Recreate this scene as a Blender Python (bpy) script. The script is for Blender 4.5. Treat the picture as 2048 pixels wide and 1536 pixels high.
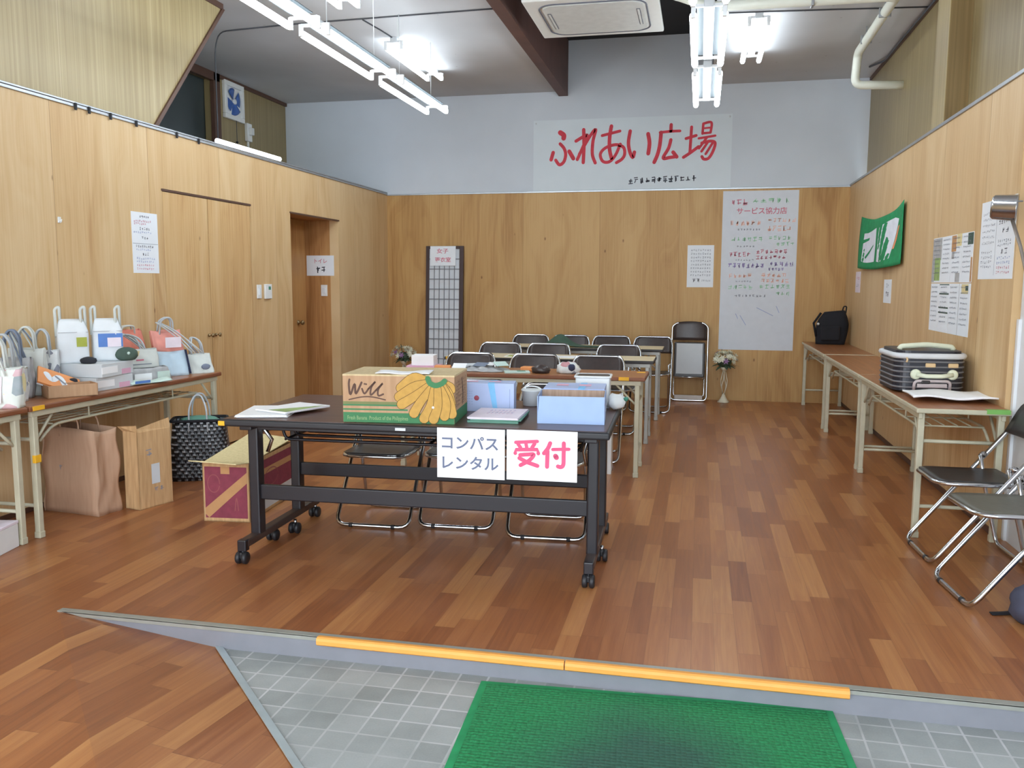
import bpy, bmesh, math, random
from mathutils import Vector, Matrix
scene = bpy.context.scene
C = scene.collection
PI = math.pi
for o in list(bpy.data.objects): bpy.data.objects.remove(o)

# ------------------------------------------------------------------ camera
cam_d = bpy.data.cameras.new('camera'); cam = bpy.data.objects.new('camera', cam_d); C.objects.link(cam)
AX = Vector((0.97663, 0.21489, 0.00375)); AY = Vector((0.02896, -0.11427, -0.99303)); AZ = Vector((-0.21297, 0.96993, -0.11782))
cam.matrix_world = Matrix(((AX.x, -AY.x, -AZ.x, 0), (AX.y, -AY.y, -AZ.y, 0), (AX.z, -AY.z, -AZ.z, 1.335), (0, 0, 0, 1)))
cam_d.sensor_fit = 'HORIZONTAL'; cam_d.sensor_width = 36; cam_d.lens = 29.99; cam_d.clip_start = 0.05
scene.camera = cam

# ------------------------------------------------------------------ light, exposure
TUBE_E = 22.0
w = bpy.data.worlds.new('daylight'); scene.world = w; w.use_nodes = True
bg = w.node_tree.nodes['Background']; bg.inputs[0].default_value = (0.84, 0.92, 1.0, 1); bg.inputs[1].default_value = 6.8
scene.view_settings.view_transform = 'Standard'; scene.view_settings.look = 'None'
scene.view_settings.gamma = 1; scene.view_settings.use_curve_mapping = False
scene.view_settings.exposure = 0.0
scene.cycles.max_bounces = 10; scene.cycles.diffuse_bounces = 6
scene.cycles.caustics_reflective = False; scene.cycles.caustics_refractive = False
scene.cycles.sample_clamp_indirect = 6

# ------------------------------------------------------------------ colours and materials
def lin(c):
    return tuple(((v/255)/12.92 if v/255 <= 0.04045 else ((v/255+0.055)/1.055)**2.4) for v in c) + (1,)
class N:
    """small node-tree helper"""
    def __init__(s, name):
        s.m = bpy.data.materials.new(name); s.m.use_nodes = True; s.t = s.m.node_tree
        s.b = s.t.nodes['Principled BSDF']
    def n(s, typ, **kw):
        d = s.t.nodes.new('ShaderNode'+typ)
        for k, v in kw.items(): setattr(d, k, v)
        return d
    def l(s, a, b): s.t.links.new(a, b)
    def math(s, op, a, b=None, c=None):
        d = s.n('Math', operation=op)
        for i, v in enumerate((a, b, c)):
            if v is None: continue
            if isinstance(v, (int, float)): d.inputs[i].default_value = v
            else: s.l(v, d.inputs[i])
        return d.outputs[0]
    def xyz(s, src=None):
        tc = s.n('TexCoord'); d = s.n('SeparateXYZ'); s.l(tc.outputs['Object'] if src is None else src, d.inputs[0])
        return d.outputs[0], d.outputs[1], d.outputs[2]
    def vec(s, x, y, z):
        d = s.n('CombineXYZ')
        for i, v in enumerate((x, y, z)):
            if isinstance(v, (int, float)): d.inputs[i].default_value = v
            else: s.l(v, d.inputs[i])
        return d.outputs[0]
    def noise(s, v, scale=1, detail=3, rough=.5, dist=0):
        d = s.n('TexNoise'); s.l(v, d.inputs['Vector']); d.inputs['Scale'].default_value = scale
        d.inputs['Detail'].default_value = detail; d.inputs['Roughness'].default_value = rough; d.inputs['Distortion'].default_value = dist
        return d.outputs[0]
    def white(s, v):
        d = s.n('TexWhiteNoise'); s.l(v, d.inputs['Vector']); return d.outputs['Value']
    def ramp(s, f, stops):
        d = s.n('ValToRGB'); s.l(f, d.inputs[0]); e = d.color_ramp.elements
        while len(e) < len(stops): e.new(.5)
        for q, (p, c) in zip(e, stops): q.position = p; q.color = c
        return d.outputs[0]
    def mix(s, f, a, b, mode='MIX'):
        d = s.n('Mix', data_type='RGBA', blend_type=mode)
        for i, v in ((0, f), (6, a), (7, b)):
            if isinstance(v, (int, float)): d.inputs[i].default_value = v
            elif isinstance(v, tuple): d.inputs[i].default_value = v
            else: s.l(v, d.inputs[i])
        return d.outputs[2]
    def bump(s, h, strength=.2, dist=.01):
        d = s.n('Bump'); d.inputs['Strength'].default_value = strength; d.inputs['Distance'].default_value = dist
        s.l(h, d.inputs['Height']); s.l(d.outputs[0], s.b.inputs['Normal'])
    def col(s, c):
        if isinstance(c, tuple): s.b.inputs['Base Color'].default_value = c
        else: s.l(c, s.b.inputs['Base Color'])
    def rough(s, v):
        if isinstance(v, (int, float)): s.b.inputs['Roughness'].default_value = v
        else: s.l(v, s.b.inputs['Roughness'])

_mc = {}
def plain(name, rgb, rough=.5, metal=0, var=.06, scale=14, spec=.5, bump=0):
    """one colour with a faint procedural mottling"""
    if name in _mc: return _mc[name]
    k = N(name); tc = k.n('TexCoord')
    f = k.noise(tc.outputs['Object'], scale, 3)
    a = lin(rgb); hi = tuple(min(1, v*(1+var)) for v in a[:3])+(1,); lo = tuple(v*(1-var) for v in a[:3])+(1,)
    k.col(k.ramp(f, [(.3, lo), (.7, hi)])); k.rough(rough)
    k.b.inputs['Metallic'].default_value = metal; k.b.inputs['Specular IOR Level'].default_value = spec
    if bump: k.bump(f, bump, .01)
    _mc[name] = k.m; return k.m

def plywood(name, axis, light=(216, 189, 147), mid=(206, 174, 128), dark=(188, 150, 104), off=0.0, seam=True):
    k = N(name); X, Y, Z = k.xyz(); u = Y if axis == 'y' else X
    uu = k.math('ADD', u, 40.0+off)
    pan = k.math('FLOOR', k.math('DIVIDE', uu, .91))
    r1 = k.white(k.vec(pan, 3.3, 0)); r2 = k.white(k.vec(pan, 9.1, 5))
    shift = k.math('MULTIPLY', r1, 37.0)
    warp = k.noise(k.vec(k.math('MULTIPLY', uu, 1.6), k.math('ADD', k.math('MULTIPLY', Z, .55), shift), 0), 1.0, 2)
    fine = k.noise(k.vec(k.math('MULTIPLY', uu, 70), k.math('ADD', k.math('MULTIPLY', Z, 1.6), shift), 0), 1.0, 3)
    w_ = k.math('MULTIPLY_ADD', uu, 7.0, k.math('MULTIPLY', warp, 9.0))
    band = k.noise(k.vec(w_, k.math('ADD', k.math('MULTIPLY', Z, .30), shift), shift), 1.0, 3, .55)
    big = k.noise(k.vec(k.math('MULTIPLY', uu, 2.6), k.math('ADD', k.math('MULTIPLY', Z, .35), shift), 4), 1.0, 2)
    f = k.math('ADD', k.math('MULTIPLY', band, .46), k.math('ADD', k.math('MULTIPLY', fine, .31), k.math('MULTIPLY', big, .30)))
    f = k.math('ADD', f, k.math('MULTIPLY', k.math('SUBTRACT', r2, .5), .16))
    c = k.ramp(f, [(.36, lin(dark)), (.50, lin(mid)), (.66, lin(light))])
    # knots
    vn = k.n('TexVoronoi'); vn.inputs['Scale'].default_value = 1.0; vn.inputs['Randomness'].default_value = 1
    k.l(k.vec(k.math('MULTIPLY', uu, 5.4), k.math('ADD', k.math('MULTIPLY', Z, 2.9), shift), 0), vn.inputs['Vector'])
    kn = k.math('SUBTRACT', .075, vn.outputs['Distance']); kn = k.math('MULTIPLY', k.math('MAXIMUM', kn, 0), 22)
    sel = k.n('SeparateColor'); k.l(vn.outputs['Color'], sel.inputs[0])
    kn = k.math('MULTIPLY', k.math('MINIMUM', kn, 1), k.math('GREATER_THAN', sel.outputs[0], .55))
    c = k.mix(k.math('MULTIPLY', kn, .75), c, lin((105, 60, 30)))
    if seam:
        fr = k.math('FRACT', k.math('DIVIDE', uu, .91))
        sm = k.math('LESS_THAN', fr, .0045)
        c = k.mix(k.math('MULTIPLY', sm, .5), c, lin((120, 85, 50)))
    k.col(c); k.rough(.48); k.b.inputs['Specular IOR Level'].default_value = .35
    return k.m

def veneer(name, axis, lo=(150, 132, 92), hi=(182, 166, 124)):
    """printed vinyl panel with fine vertical streaks and thin joints"""
    k = N(name); X, Y, Z = k.xyz(); u = Y if axis == 'y' else X
    uu = k.math('ADD', u, 40.0)
    f = k.noise(k.vec(k.math('MULTIPLY', uu, 55), k.math('MULTIPLY', Z, .5), 0), 1, 4, .6)
    g = k.noise(k.vec(k.math('MULTIPLY', uu, 1.2), k.math('MULTIPLY', Z, .8), 0), 1, 2)
    c = k.ramp(k.math('MULTIPLY_ADD', g, .35, k.math('MULTIPLY', f, .65)), [(.35, lin(lo)), (.65, lin(hi))])
    fr = k.math('FRACT', k.math('DIVIDE', uu, .91)); sm = k.math('LESS_THAN', fr, .008)
    c = k.mix(k.math('MULTIPLY', sm, .5), c, lin((205, 190, 150)))
    k.col(c); k.rough(.4); return k.m

def plank_floor(name):
    k = N(name); X, Y, Z = k.xyz()
    uu = k.math('ADD', X, 40.013); vv = k.math('ADD', Y, 60)
    W = .082
    row = k.math('FLOOR', k.math('DIVIDE', uu, W))
    r = k.white(k.vec(row, 1.7, 0)); L = k.math('MULTIPLY_ADD', k.white(k.vec(row, 7.7, 2)), .18, .50)
    q = k.math('DIVIDE', k.math('MULTIPLY_ADD', r, 3.1, vv), L); idx = k.math('FLOOR', q)
    rr = k.white(k.vec(row, idx, 3)); sh = k.math('MULTIPLY', rr, 71)
    g1 = k.noise(k.vec(k.math('MULTIPLY', uu, 34), k.math('ADD', k.math('MULTIPLY', vv, 1.5), sh), sh), 1, 3, .55, 1.2)
    g2 = k.noise(k.vec(k.math('MULTIPLY', uu, 190), k.math('MULTIPLY', vv, 5), sh), 1, 2)
    f = k.math('ADD', k.math('MULTIPLY_ADD', rr, .40, .05), k.math('ADD', k.math('MULTIPLY', g1, .50), k.math('MULTIPLY', g2, .12)))
    c = k.ramp(f, [(.18, lin((118, 69, 40))), (.42, lin((147, 90, 53))), (.62, lin((165, 107, 64))), (.88, lin((190, 136, 84)))])
    fr = k.math('FRACT', k.math('DIVIDE', uu, W)); e1 = k.math('LESS_THAN', fr, .018)
    fq = k.math('FRACT', q); e2 = k.math('LESS_THAN', fq, .004)
    c = k.mix(k.math('MULTIPLY', k.math('MAXIMUM', e1, e2), .4), c, lin((78, 42, 26)))
    k.col(c); k.rough(k.math('MULTIPLY_ADD', g1, .12, .26)); k.b.inputs['Specular IOR Level'].default_value = .5
    return k.m

def tile_mat(name):
    k = N(name); X, Y, Z = k.xyz(); S = .1045
    a = k.math('DIVIDE', k.math('ADD', X, 40-.516+.2*0), S); b = k.math('DIVIDE', k.math('ADD', Y, 40-2.785), S)
    fa = k.math('FRACT', k.math('ADD', a, 0.0)); fb = k.math('FRACT', b)
    g = k.math('MAXIMUM', k.math('LESS_THAN', fa, .07), k.math('LESS_THAN', fb, .07))
    rnd = k.white(k.vec(k.math('FLOOR', a), k.math('FLOOR', b), 0))
    tc = k.n('TexCoord'); st = k.noise(tc.outputs['Object'], 2.6, 4, .6); sp = k.noise(tc.outputs['Object'], 160, 2)
    f = k.math('ADD', k.math('MULTIPLY', rnd, .22), k.math('ADD', k.math('MULTIPLY', st, .75), k.math('MULTIPLY', sp, .16)))
    c = k.ramp(f, [(.25, lin((122, 128, 126))), (.55, lin((150, 156, 155))), (.85, lin((174, 179, 179)))])
    gr = k.ramp(st, [(.35, lin((164, 168, 168))), (.62, lin((204, 206, 208)))])
    dirty = k.ramp(k.noise(tc.outputs['Object'], 1.7, 3), [(.42, (1, 1, 1, 1)), (.62, (.25, .25, .25, 1))])
    k.col(k.mix(k.math('MULTIPLY', g, dirty), c, gr)); k.rough(.55)
    k.bump(k.math('SUBTRACT', 1, g), .25, .004)
    return k.m

def mat_green(name):
    k = N(name); tc = k.n('TexCoord'); X, Y, Z = k.xyz()
    d = k.math('SQRT', k.math('ADD', k.math('POWER', k.math('MULTIPLY', k.math('ADD', X, .02), 2.0), 2), k.math('POWER', k.math('MULTIPLY', k.math('ADD', Y, .12), 1.7), 2)))
    n1 = k.noise(tc.outputs['Object'], 3.5, 3); worn = k.ramp(k.math('MULTIPLY_ADD', n1, .5, k.math('MULTIPLY', d, .8)), [(.50, (1, 1, 1, 1)), (1.0, (0, 0, 0, 1))])
    n2 = k.noise(tc.outputs['Object'], 90, 2)
    c = k.ramp(n2, [(.3, lin((10, 112, 62))), (.7, lin((34, 142, 86)))])
    c = k.mix(k.math('MULTIPLY', worn, .85), c, lin((44, 80, 72)))
    v = k.n('TexVoronoi'); v.inputs['Scale'].default_value = 62; v.inputs['Randomness'].default_value = .25; k.l(tc.outputs['Object'], v.inputs['Vector'])
    k.bump(k.math('SUBTRACT', 1, v.outputs['Distance']), .8, .01)
    k.col(c); k.rough(.75); return k.m

def ceiling_mat(name):
    k = N(name); tc = k.n('TexCoord')
    n1 = k.noise(tc.outputs['Object'], .9, 3); v = k.n('TexVoronoi'); v.inputs['Scale'].default_value = 5
    k.l(tc.outputs['Object'], v.inputs['Vector'])
    c = k.ramp(n1, [(.3, lin((182, 184, 187))), (.7, lin((200, 202, 205)))])
    sp = k.math('LESS_THAN', v.outputs['Distance'], .05)
    k.col(k.mix(k.math('MULTIPLY', sp, .35), c, lin((120, 112, 105)))); k.rough(.8); return k.m

def emitter(name, col, e):
    k = N(name); k.col((.9, .9, .9, 1)); k.b.inputs['Emission Color'].default_value = col; k.b.inputs['Emission Strength'].default_value = e
    return k.m
def table_wood(name, a, b, rough=.35):
    k = N(name); X, Y, Z = k.xyz()
    f = k.noise(k.vec(k.math('MULTIPLY', X, 2.0), k.math('MULTIPLY', Y, 45), Z), 1, 3)
    k.col(k.ramp(f, [(.3, lin(a)), (.7, lin(b))])); k.rough(rough); return k.m
def cardboard(name, rgb, v=12):
    k = N(name); tc = k.n('TexCoord'); X, Y, Z = k.xyz()
    f = k.noise(k.vec(k.math('MULTIPLY', X, 60), k.math('MULTIPLY', Y, 60), k.math('MULTIPLY', Z, 6)), 1, 3)
    lo = tuple(max(0, x-v) for x in rgb); hi = tuple(min(255, x+v) for x in rgb)
    k.col(k.ramp(f, [(.3, lin(lo)), (.7, lin(hi))])); k.rough(.8); k.b.inputs['Specular IOR Level'].default_value = .2
    return k.m
def woven(name):
    k = N(name); X, Y, Z = k.xyz()
    u = k.math('ADD', X, Y)
    a = k.math('SINE', k.math('MULTIPLY', u, 150)); b = k.math('SINE', k.math('MULTIPLY', Z, 130))
    p = k.math('MULTIPLY', a, b); dots = k.math('GREATER_THAN', p, .05)
    rowv = k.math('GREATER_THAN', k.math('SINE', k.math('MULTIPLY', Z, 260)), -.2)
    tc = k.n('TexCoord'); n1 = k.noise(tc.outputs['Object'], 9, 2)
    c = k.mix(k.math('MULTIPLY', dots, rowv), lin((22, 24, 28)), k.ramp(n1, [(.35, lin((90, 98, 106))), (.65, lin((188, 196, 202)))]))
    k.col(c); k.rough(.35); k.bump(p, .5, .006); return k.m
def printed_cloth(name, base, cols, scale=9):
    k = N(name); tc = k.n('TexCoord'); v = k.n('TexVoronoi'); v.inputs['Scale'].default_value = scale; k.l(tc.outputs['Object'], v.inputs['Vector'])
    s = k.n('SeparateColor'); k.l(v.outputs['Color'], s.inputs[0])
    stops = [(0, lin(base)), (.55, lin(base))]; n = len(cols)
    for i, c_ in enumerate(cols): stops.append((.6+.4*i/n, lin(c_)))
    d = k.n('ValToRGB'); d.color_ramp.interpolation = 'CONSTANT'; k.l(s.outputs[0], d.inputs[0]); e = d.color_ramp.elements
    while len(e) < len(stops): e.new(.5)
    for q, (p, c_) in zip(e, stops): q.position = p; q.color = c_
    n1 = k.noise(tc.outputs['Object'], 30, 2)
    k.col(k.mix(.25, d.outputs[0], k.ramp(n1, [(.3, lin(base)), (.7, (1, 1, 1, 1))]))); k.rough(.75); return k.m

M = dict(
 ply_y=plywood('plywood_side', 'y', off=.12), ply_x=plywood('plywood_back_dim', 'x', light=(200, 163, 108), mid=(188, 148, 93), dark=(166, 123, 72), off=.30),  # back copy is the same plywood with weaker light put into its colours
 ply_door=plywood('plywood_door', 'y', light=(214, 184, 138), mid=(204, 168, 118), dark=(178, 134, 86), off=.47, seam=False),
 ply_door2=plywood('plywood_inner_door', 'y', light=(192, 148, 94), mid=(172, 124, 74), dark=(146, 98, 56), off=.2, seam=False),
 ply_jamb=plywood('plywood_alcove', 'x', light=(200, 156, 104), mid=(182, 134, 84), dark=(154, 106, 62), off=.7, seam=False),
 veneer_y=veneer('veneer_side', 'y'), veneer_r=veneer('veneer_right', 'y', (128, 112, 76), (160, 144, 104)), veneer_x_shade=veneer('veneer_front_shaded', 'x', (112, 92, 56), (140, 118, 78)),
 floor=plank_floor('laminate_planks'), tile=tile_mat('entrance_tile'), mat=mat_green('green_mat'), ceil=ceiling_mat('ceiling_board'),
 white_wall=plain('white_wallpaper', (204, 212, 220), .85, var=.02, scale=3), jamb_white=plain('white_paint', (226, 230, 234), .6, var=.02),
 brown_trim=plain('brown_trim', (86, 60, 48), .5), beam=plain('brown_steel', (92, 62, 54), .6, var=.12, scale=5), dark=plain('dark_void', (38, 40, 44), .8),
 opening_fill=plain('dark_opening', (62, 72, 74), .35, var=.15, scale=2), alu=plain('aluminium', (168, 172, 176), .35, .8), step=plain('step_grey', (130, 132, 140), .5, var=.04),
 nose=plain('nosing_grey', (158, 160, 152), .4, .3), ramp_edge=plain('ramp_edge', (190, 204, 208), .35, .4), yellow=plain('yellow_rubber', (236, 164, 78), .55, var=.04),
 black_metal=plain('black_metal', (30, 28, 34), .35), black_rubber=plain('black_rubber', (34, 34, 38), .5), dark_bar=plain('brown_black_bar', (66, 52, 48), .4),
 chrome=plain('chrome', (205, 208, 212), .16, 1, var=.02), seat=plain('black_vinyl', (52, 50, 50), .38, var=.12, scale=30), seat_grey=plain('grey_vinyl', (98, 96, 86), .45, var=.08, scale=30),
 seat_brown=plain('brown_black_vinyl', (62, 52, 50), .34, var=.12, scale=30),
 walnut=table_wood('dark_walnut_top', (72, 46, 40), (92, 62, 54), .30), teak=table_wood('brown_table_top', (142, 92, 58), (168, 112, 72), .32), cream=table_wood('cream_table_top', (214, 200, 166), (226, 213, 182), .4),
 table_edge=plain('brown_edge', (128, 78, 50), .45), beige=plain('beige_metal', (192, 188, 164), .45), grey_leg=plain('grey_metal', (166, 166, 160), .4, .3), dark_edge=plain('dark_edge', (44, 40, 40), .5),
 card=cardboard('cardboard', (184, 150, 118), 6), card_top=cardboard('cardboard_top', (208, 190, 150), 8), card_tan=cardboard('cardboard_tan', (196, 160, 116)), kraft=cardboard('kraft_paper', (186, 152, 126), 4),
 card_pale=cardboard('cardboard_pale', (222, 208, 160), 8), inner_card=cardboard('cardboard_inside', (178, 152, 132)),
 green_print=plain('green_print', (62, 124, 80), .7), banana=plain('banana_yellow', (194, 152, 74), .7, var=.08, scale=40), ink_brown=plain('brown_ink', (96, 72, 62), .8), ink_olive=plain('olive_ink', (96, 74, 40), .8), pale_ink=plain('pale_green_ink', (138, 168, 120), .8),
 green_stripe=plain('olive_green_stripe', (122, 128, 84), .8),
 maroon=plain('maroon_print', (132, 54, 72), .7, var=.12, scale=20), tan_ink=plain('tan_ink', (188, 142, 96), .8), tan_faint=plain('faint_ink', (150, 82, 84), .8),
 pale_blue=plain('pale_blue_card', (158, 184, 226), .55, var=.03), pale_blue2=plain('pale_lilac_card', (180, 196, 232), .55, var=.03), sky_blue=plain('blue_stripe', (130, 196, 240), .6), pinkish=plain('pink_print', (222, 176, 200), .7), redstamp=plain('red_stamp', (170, 84, 100), .7),
 paper=plain('white_paper', (232, 238, 244), .8, var=.02, scale=6), poster=plain('poster_paper', (214, 220, 228), .8, var=.02), paper_grey=plain('dull_paper', (206, 212, 216), .8, var=.02), paper_bright=plain('bright_paper', (246, 249, 252), .7, var=.01), cloth_white=plain('white_cloth', (222, 228, 232), .85, var=.03),
 banner=plain('banner_cloth', (214, 224, 230), .8, var=.02, scale=4), red_ink=plain('red_paint', (206, 58, 74), .7, var=.12, scale=12), black_ink=plain('black_ink', (58, 62, 74), .8), grey_ink=plain('grey_ink', (140, 146, 158), .8), navy_ink=plain('blue_grey_marker', (106, 116, 142), .8),
 pink_ink=plain('pink_marker', (224, 92, 132), .8), red_soft=plain('red_marker', (206, 120, 140), .8), green_soft=plain('green_marker', (160, 214, 176), .8), orange_soft=plain('orange_marker', (246, 190, 170), .8), violet_soft=plain('violet_marker', (150, 138, 190), .8), blue_soft=plain('blue_marker', (150, 166, 206), .8),
 shoji_paper=plain('shoji_paper', (210, 216, 222), .8, var=.02), shoji_bar=plain('shoji_lattice', (120, 122, 128), .7), shoji_frame=plain('dark_wood', (62, 44, 44), .5),
 towel_green=plain('green_towel', (34, 142, 88), .9, var=.12, scale=20), towel_white=plain('towel_white', (226, 230, 240), .9), orange_line=plain('orange_line', (232, 150, 110), .9),
 black_cloth=plain('black_cloth', (20, 20, 27), .85, var=.2), dark_blue=plain('blue_grey_cloth', (72, 76, 96), .8, var=.15), steel=plain('steel', (190, 190, 192), .22, 1), steel_dull=plain('dull_steel', (150, 140, 132), .45, .6),
 case=plain('navy_shell', (38, 40, 50), .35), case_line=plain('grey_ridge', (112, 112, 116), .4), cream_trim=plain('cream_trim', (222, 228, 204), .5), case_zip=plain('white_zip', (210, 214, 218), .6), case_tag=plain('tan_tag', (214, 184, 140), .6), pink_grey=plain('grey_pull_handle', (200, 188, 190), .5),
 coral=plain('coral_cloth', (222, 136, 118), .8, var=.1), coral2=plain('pale_coral_cloth', (230, 158, 146), .8, var=.1), navy=plain('navy_cloth', (54, 60, 88), .8), ltblue=plain('light_blue_cloth', (196, 220, 236), .8), offwhite=plain('off_white_cloth', (206, 212, 208), .8, var=.05), mint=plain('mint_film', (198, 222, 214), .5),
 bag_print=printed_cloth('printed_bag', (226, 234, 226), [(150, 190, 170), (236, 224, 150), (210, 160, 170), (120, 140, 150)], 14), bag_print2=printed_cloth('printed_bag_red', (214, 220, 222), [(180, 80, 96), (120, 130, 150), (70, 80, 110), (230, 230, 214)], 22), bag_grey=plain('grey_film', (172, 174, 176), .5, var=.15, scale=20),
 orange_cover=plain('orange_cover', (232, 154, 92), .6), dk_green=plain('dark_green_cloth', (72, 92, 82), .8, var=.15), deskgreen=plain('deep_green_cloth', (66, 90, 76), .85, var=.1), lime=plain('lime_print', (168, 176, 74), .7), bluepic=plain('blue_picture', (88, 130, 200), .6), charcoal=plain('charcoal_cloth', (40, 42, 50), .8), strap_grey=plain('grey_cord', (186, 194, 200), .8), strap_navy=plain('navy_cord', (120, 132, 152), .8),
 woven=woven('woven_black_basket'), teal=plain('teal_film', (98, 148, 130), .6),
 flower_white=plain('cream_petal', (226, 226, 206), .7, var=.08, scale=40), flower_purple=plain('mauve_petal', (150, 116, 160), .7, var=.1), leaf=plain('leaf_green', (62, 82, 62), .6), iron=plain('ivory_iron', (220, 214, 190), .5),
 plastic=plain('white_plastic', (228, 232, 232), .4, var=.02), ac=plain('ac_white', (226, 229, 226), .45, var=.015), ac_line=plain('ac_groove', (96, 100, 112), .6), ac_grille=plain('ac_grille', (206, 210, 208), .5), pipe=plain('ivory_pipe', (226, 230, 218), .4, var=.02), cable=plain('dark_cable', (70, 72, 78), .6), fan_blue=plain('fan_blue', (58, 98, 170), .4), led_green=plain('green_mark', (60, 130, 110), .5), reflector=plain('reflector_grey', (58, 66, 70), .6, var=.01), lamp_grey=plain('lamp_grey', (206, 212, 216), .5, var=.01), lamp_body=plain('lamp_body', (226, 230, 232), .4, var=.01), brass=plain('dull_brass', (150, 130, 96), .35, .8),
 tube=emitter('tube_glow', (.84, .93, 1.0, 1), TUBE_E), soft_tube=emitter('ceiling_tube_glow', (.84, .93, 1.0, 1), TUBE_E*.6), dim_tube=emitter('small_tube_glow', (.95, .98, 1.0, 1), TUBE_E*.35), yellow_tape=plain('yellow_tape', (236, 180, 40), .6), green_tape=plain('green_tape', (120, 180, 90), .6), magazine=plain('green_cover', (150, 176, 110), .6, var=.2, scale=16), pinkpaper=plain('pink_white_paper', (236, 226, 236), .8),
)

# ------------------------------------------------------------------ mesh helpers
class MB:
    def __init__(s): s.bm = bmesh.new(); s.mats = []
    def mi(s, m):
        m = M[m] if isinstance(m, str) else m
        if m not in s.mats: s.mats.append(m)
        return s.mats.index(m)
    def _tag(s, faces, m, smooth=False):
        i = s.mi(m)
        for f in faces: f.material_index = i; f.smooth = smooth
    def box(s, x0, x1, y0, y1, z0, z1, m, bev=0, mat=None, seg=2):
        mx = Matrix.Translation(((x0+x1)/2, (y0+y1)/2, (z0+z1)/2)) @ Matrix.Diagonal((abs(x1-x0), abs(y1-y0), abs(z1-z0), 1))
        if mat is not None: mx = mat @ mx
        r = bmesh.ops.create_cube(s.bm, size=1, matrix=mx); fs = set(f for v in r['verts'] for f in v.link_faces)
        if bev:
            es = set(e for v in r['verts'] for e in v.link_edges)
            rb = bmesh.ops.bevel(s.bm, geom=list(es), offset=bev, segments=seg, profile=.5, affect='EDGES')
            fs = set(f for v in rb['verts'] for f in v.link_faces) | set(f for f in fs if f.is_valid)
        s._tag(fs, m); return s
    def tube(s, pts, r, m, seg=8, closed=False, cap=True):
        P = [Vector(p) for p in pts]; n = len(P)
        R = r if isinstance(r, (list, tuple)) else [r]*n
        rings = []; up = None; fs = []
        for i in range(n):
            a = P[i-1] if (i > 0 or closed) else P[i]; b = P[(i+1) % n] if (i < n-1 or closed) else P[i]
            t = (b-a).normalized()
            if up is None:
                up = Vector((0, 0, 1)) if abs(t.z) < .9 else Vector((1, 0, 0))
            x = t.cross(up)
            if x.length < 1e-6: x = t.cross(Vector((0, 1, 0)))
            x.normalize(); up = x.cross(t).normalized()
            rings.append([s.bm.verts.new(P[i]+R[i]*(math.cos(2*PI*k/seg)*x+math.sin(2*PI*k/seg)*up)) for k in range(seg)])
        for i in range(n if closed else n-1):
            A, B = rings[i], rings[(i+1) % n]
            for k in range(seg): fs.append(s.bm.faces.new((A[k], A[(k+1) % seg], B[(k+1) % seg], B[k])))
        if cap and not closed:
            fs.append(s.bm.faces.new(rings[0][::-1])); fs.append(s.bm.faces.new(rings[-1]))
        s._tag(fs, m, True); return s
    def lathe(s, prof, m, seg=20, center=(0, 0, 0), mat=None):
        rings = []; fs = []
        for r, z in prof:
            rings.append([s.bm.verts.new((center[0]+max(r, 1e-4)*math.cos(2*PI*k/seg), center[1]+max(r, 1e-4)*math.sin(2*PI*k/seg), center[2]+z)) for k in range(seg)])
        for A, B in zip(rings, rings[1:]):
            for k in range(seg): fs.append(s.bm.faces.new((A[k], A[(k+1) % seg], B[(k+1) % seg], B[k])))
        if prof[0][0] > 1e-3: fs.append(s.bm.faces.new(rings[0][::-1]))
        if prof[-1][0] > 1e-3: fs.append(s.bm.faces.new(rings[-1]))
        if mat is not None: bmesh.ops.transform(s.bm, matrix=mat, verts=[v for r_ in rings for v in r_])
        s._tag(fs, m, True); return s
    def poly(s, pts, m): s._tag([s.bm.faces.new([s.bm.verts.new(p) for p in pts])], m); return s
    def prism(s, pts, vec, m):
        """flat outline pts (3-D) pushed along vec"""
        v = Vector(vec); a = [s.bm.verts.new(p) for p in pts]; b = [s.bm.verts.new(Vector(p)+v) for p in pts]; n = len(a)
        fs = [s.bm.faces.new(a), s.bm.faces.new(b[::-1])] + [s.bm.faces.new((a[i], b[i], b[(i+1) % n], a[(i+1) % n])) for i in range(n)]
        s._tag(fs, m); return s
    def grid(s, fn, nu, nv, m, smooth=True, thick=0):
        V = [[s.bm.verts.new(fn(i/nu, j/nv)) for j in range(nv+1)] for i in range(nu+1)]
        fs = [s.bm.faces.new((V[i][j], V[i+1][j], V[i+1][j+1], V[i][j+1])) for i in range(nu) for j in range(nv)]
        s._tag(fs, m, smooth)
        if thick:
            bmesh.ops.recalc_face_normals(s.bm, faces=fs)
            r = bmesh.ops.solidify(s.bm, geom=fs, thickness=thick)
            s._tag([f for f in r['geom'] if isinstance(f, bmesh.types.BMFace)], m, smooth)
        return s
    def blob(s, c, r, m, sub=2, jit=0, seed=1, squash=(1, 1, 1), flat=None):
        R = random.Random(seed); rr = bmesh.ops.create_icosphere(s.bm, subdivisions=sub, radius=1)
        for v in rr['verts']:
            k = 1+R.uniform(-jit, jit); v.co = Vector((v.co.x*squash[0]*k, v.co.y*squash[1]*k, v.co.z*squash[2]*k))*r+Vector(c)
            if flat is not None: v.co.z = max(v.co.z, flat)
        s._tag(set(f for v in rr['verts'] for f in v.link_faces), m, True); return s
    def stroke(s, pts, wd, m, z=.001, smooth=True, w_end=None):
        """brush stroke in the local XY plane: a ribbon along pts with round ends"""
        P = [Vector((p[0], p[1])) for p in pts]
        if smooth and len(P) > 2:
            Q = []
            for i in range(len(P)-1):
                p0 = P[max(i-1, 0)]; p1 = P[i]; p2 = P[i+1]; p3 = P[min(i+2, len(P)-1)]
                for k in range(6):
                    t = k/6
                    Q.append(.5*((2*p1)+(p2-p0)*t+(2*p0-5*p1+4*p2-p3)*t*t+(3*p1-p0-3*p2+p3)*t**3))
            P = Q+[P[-1]]
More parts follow.
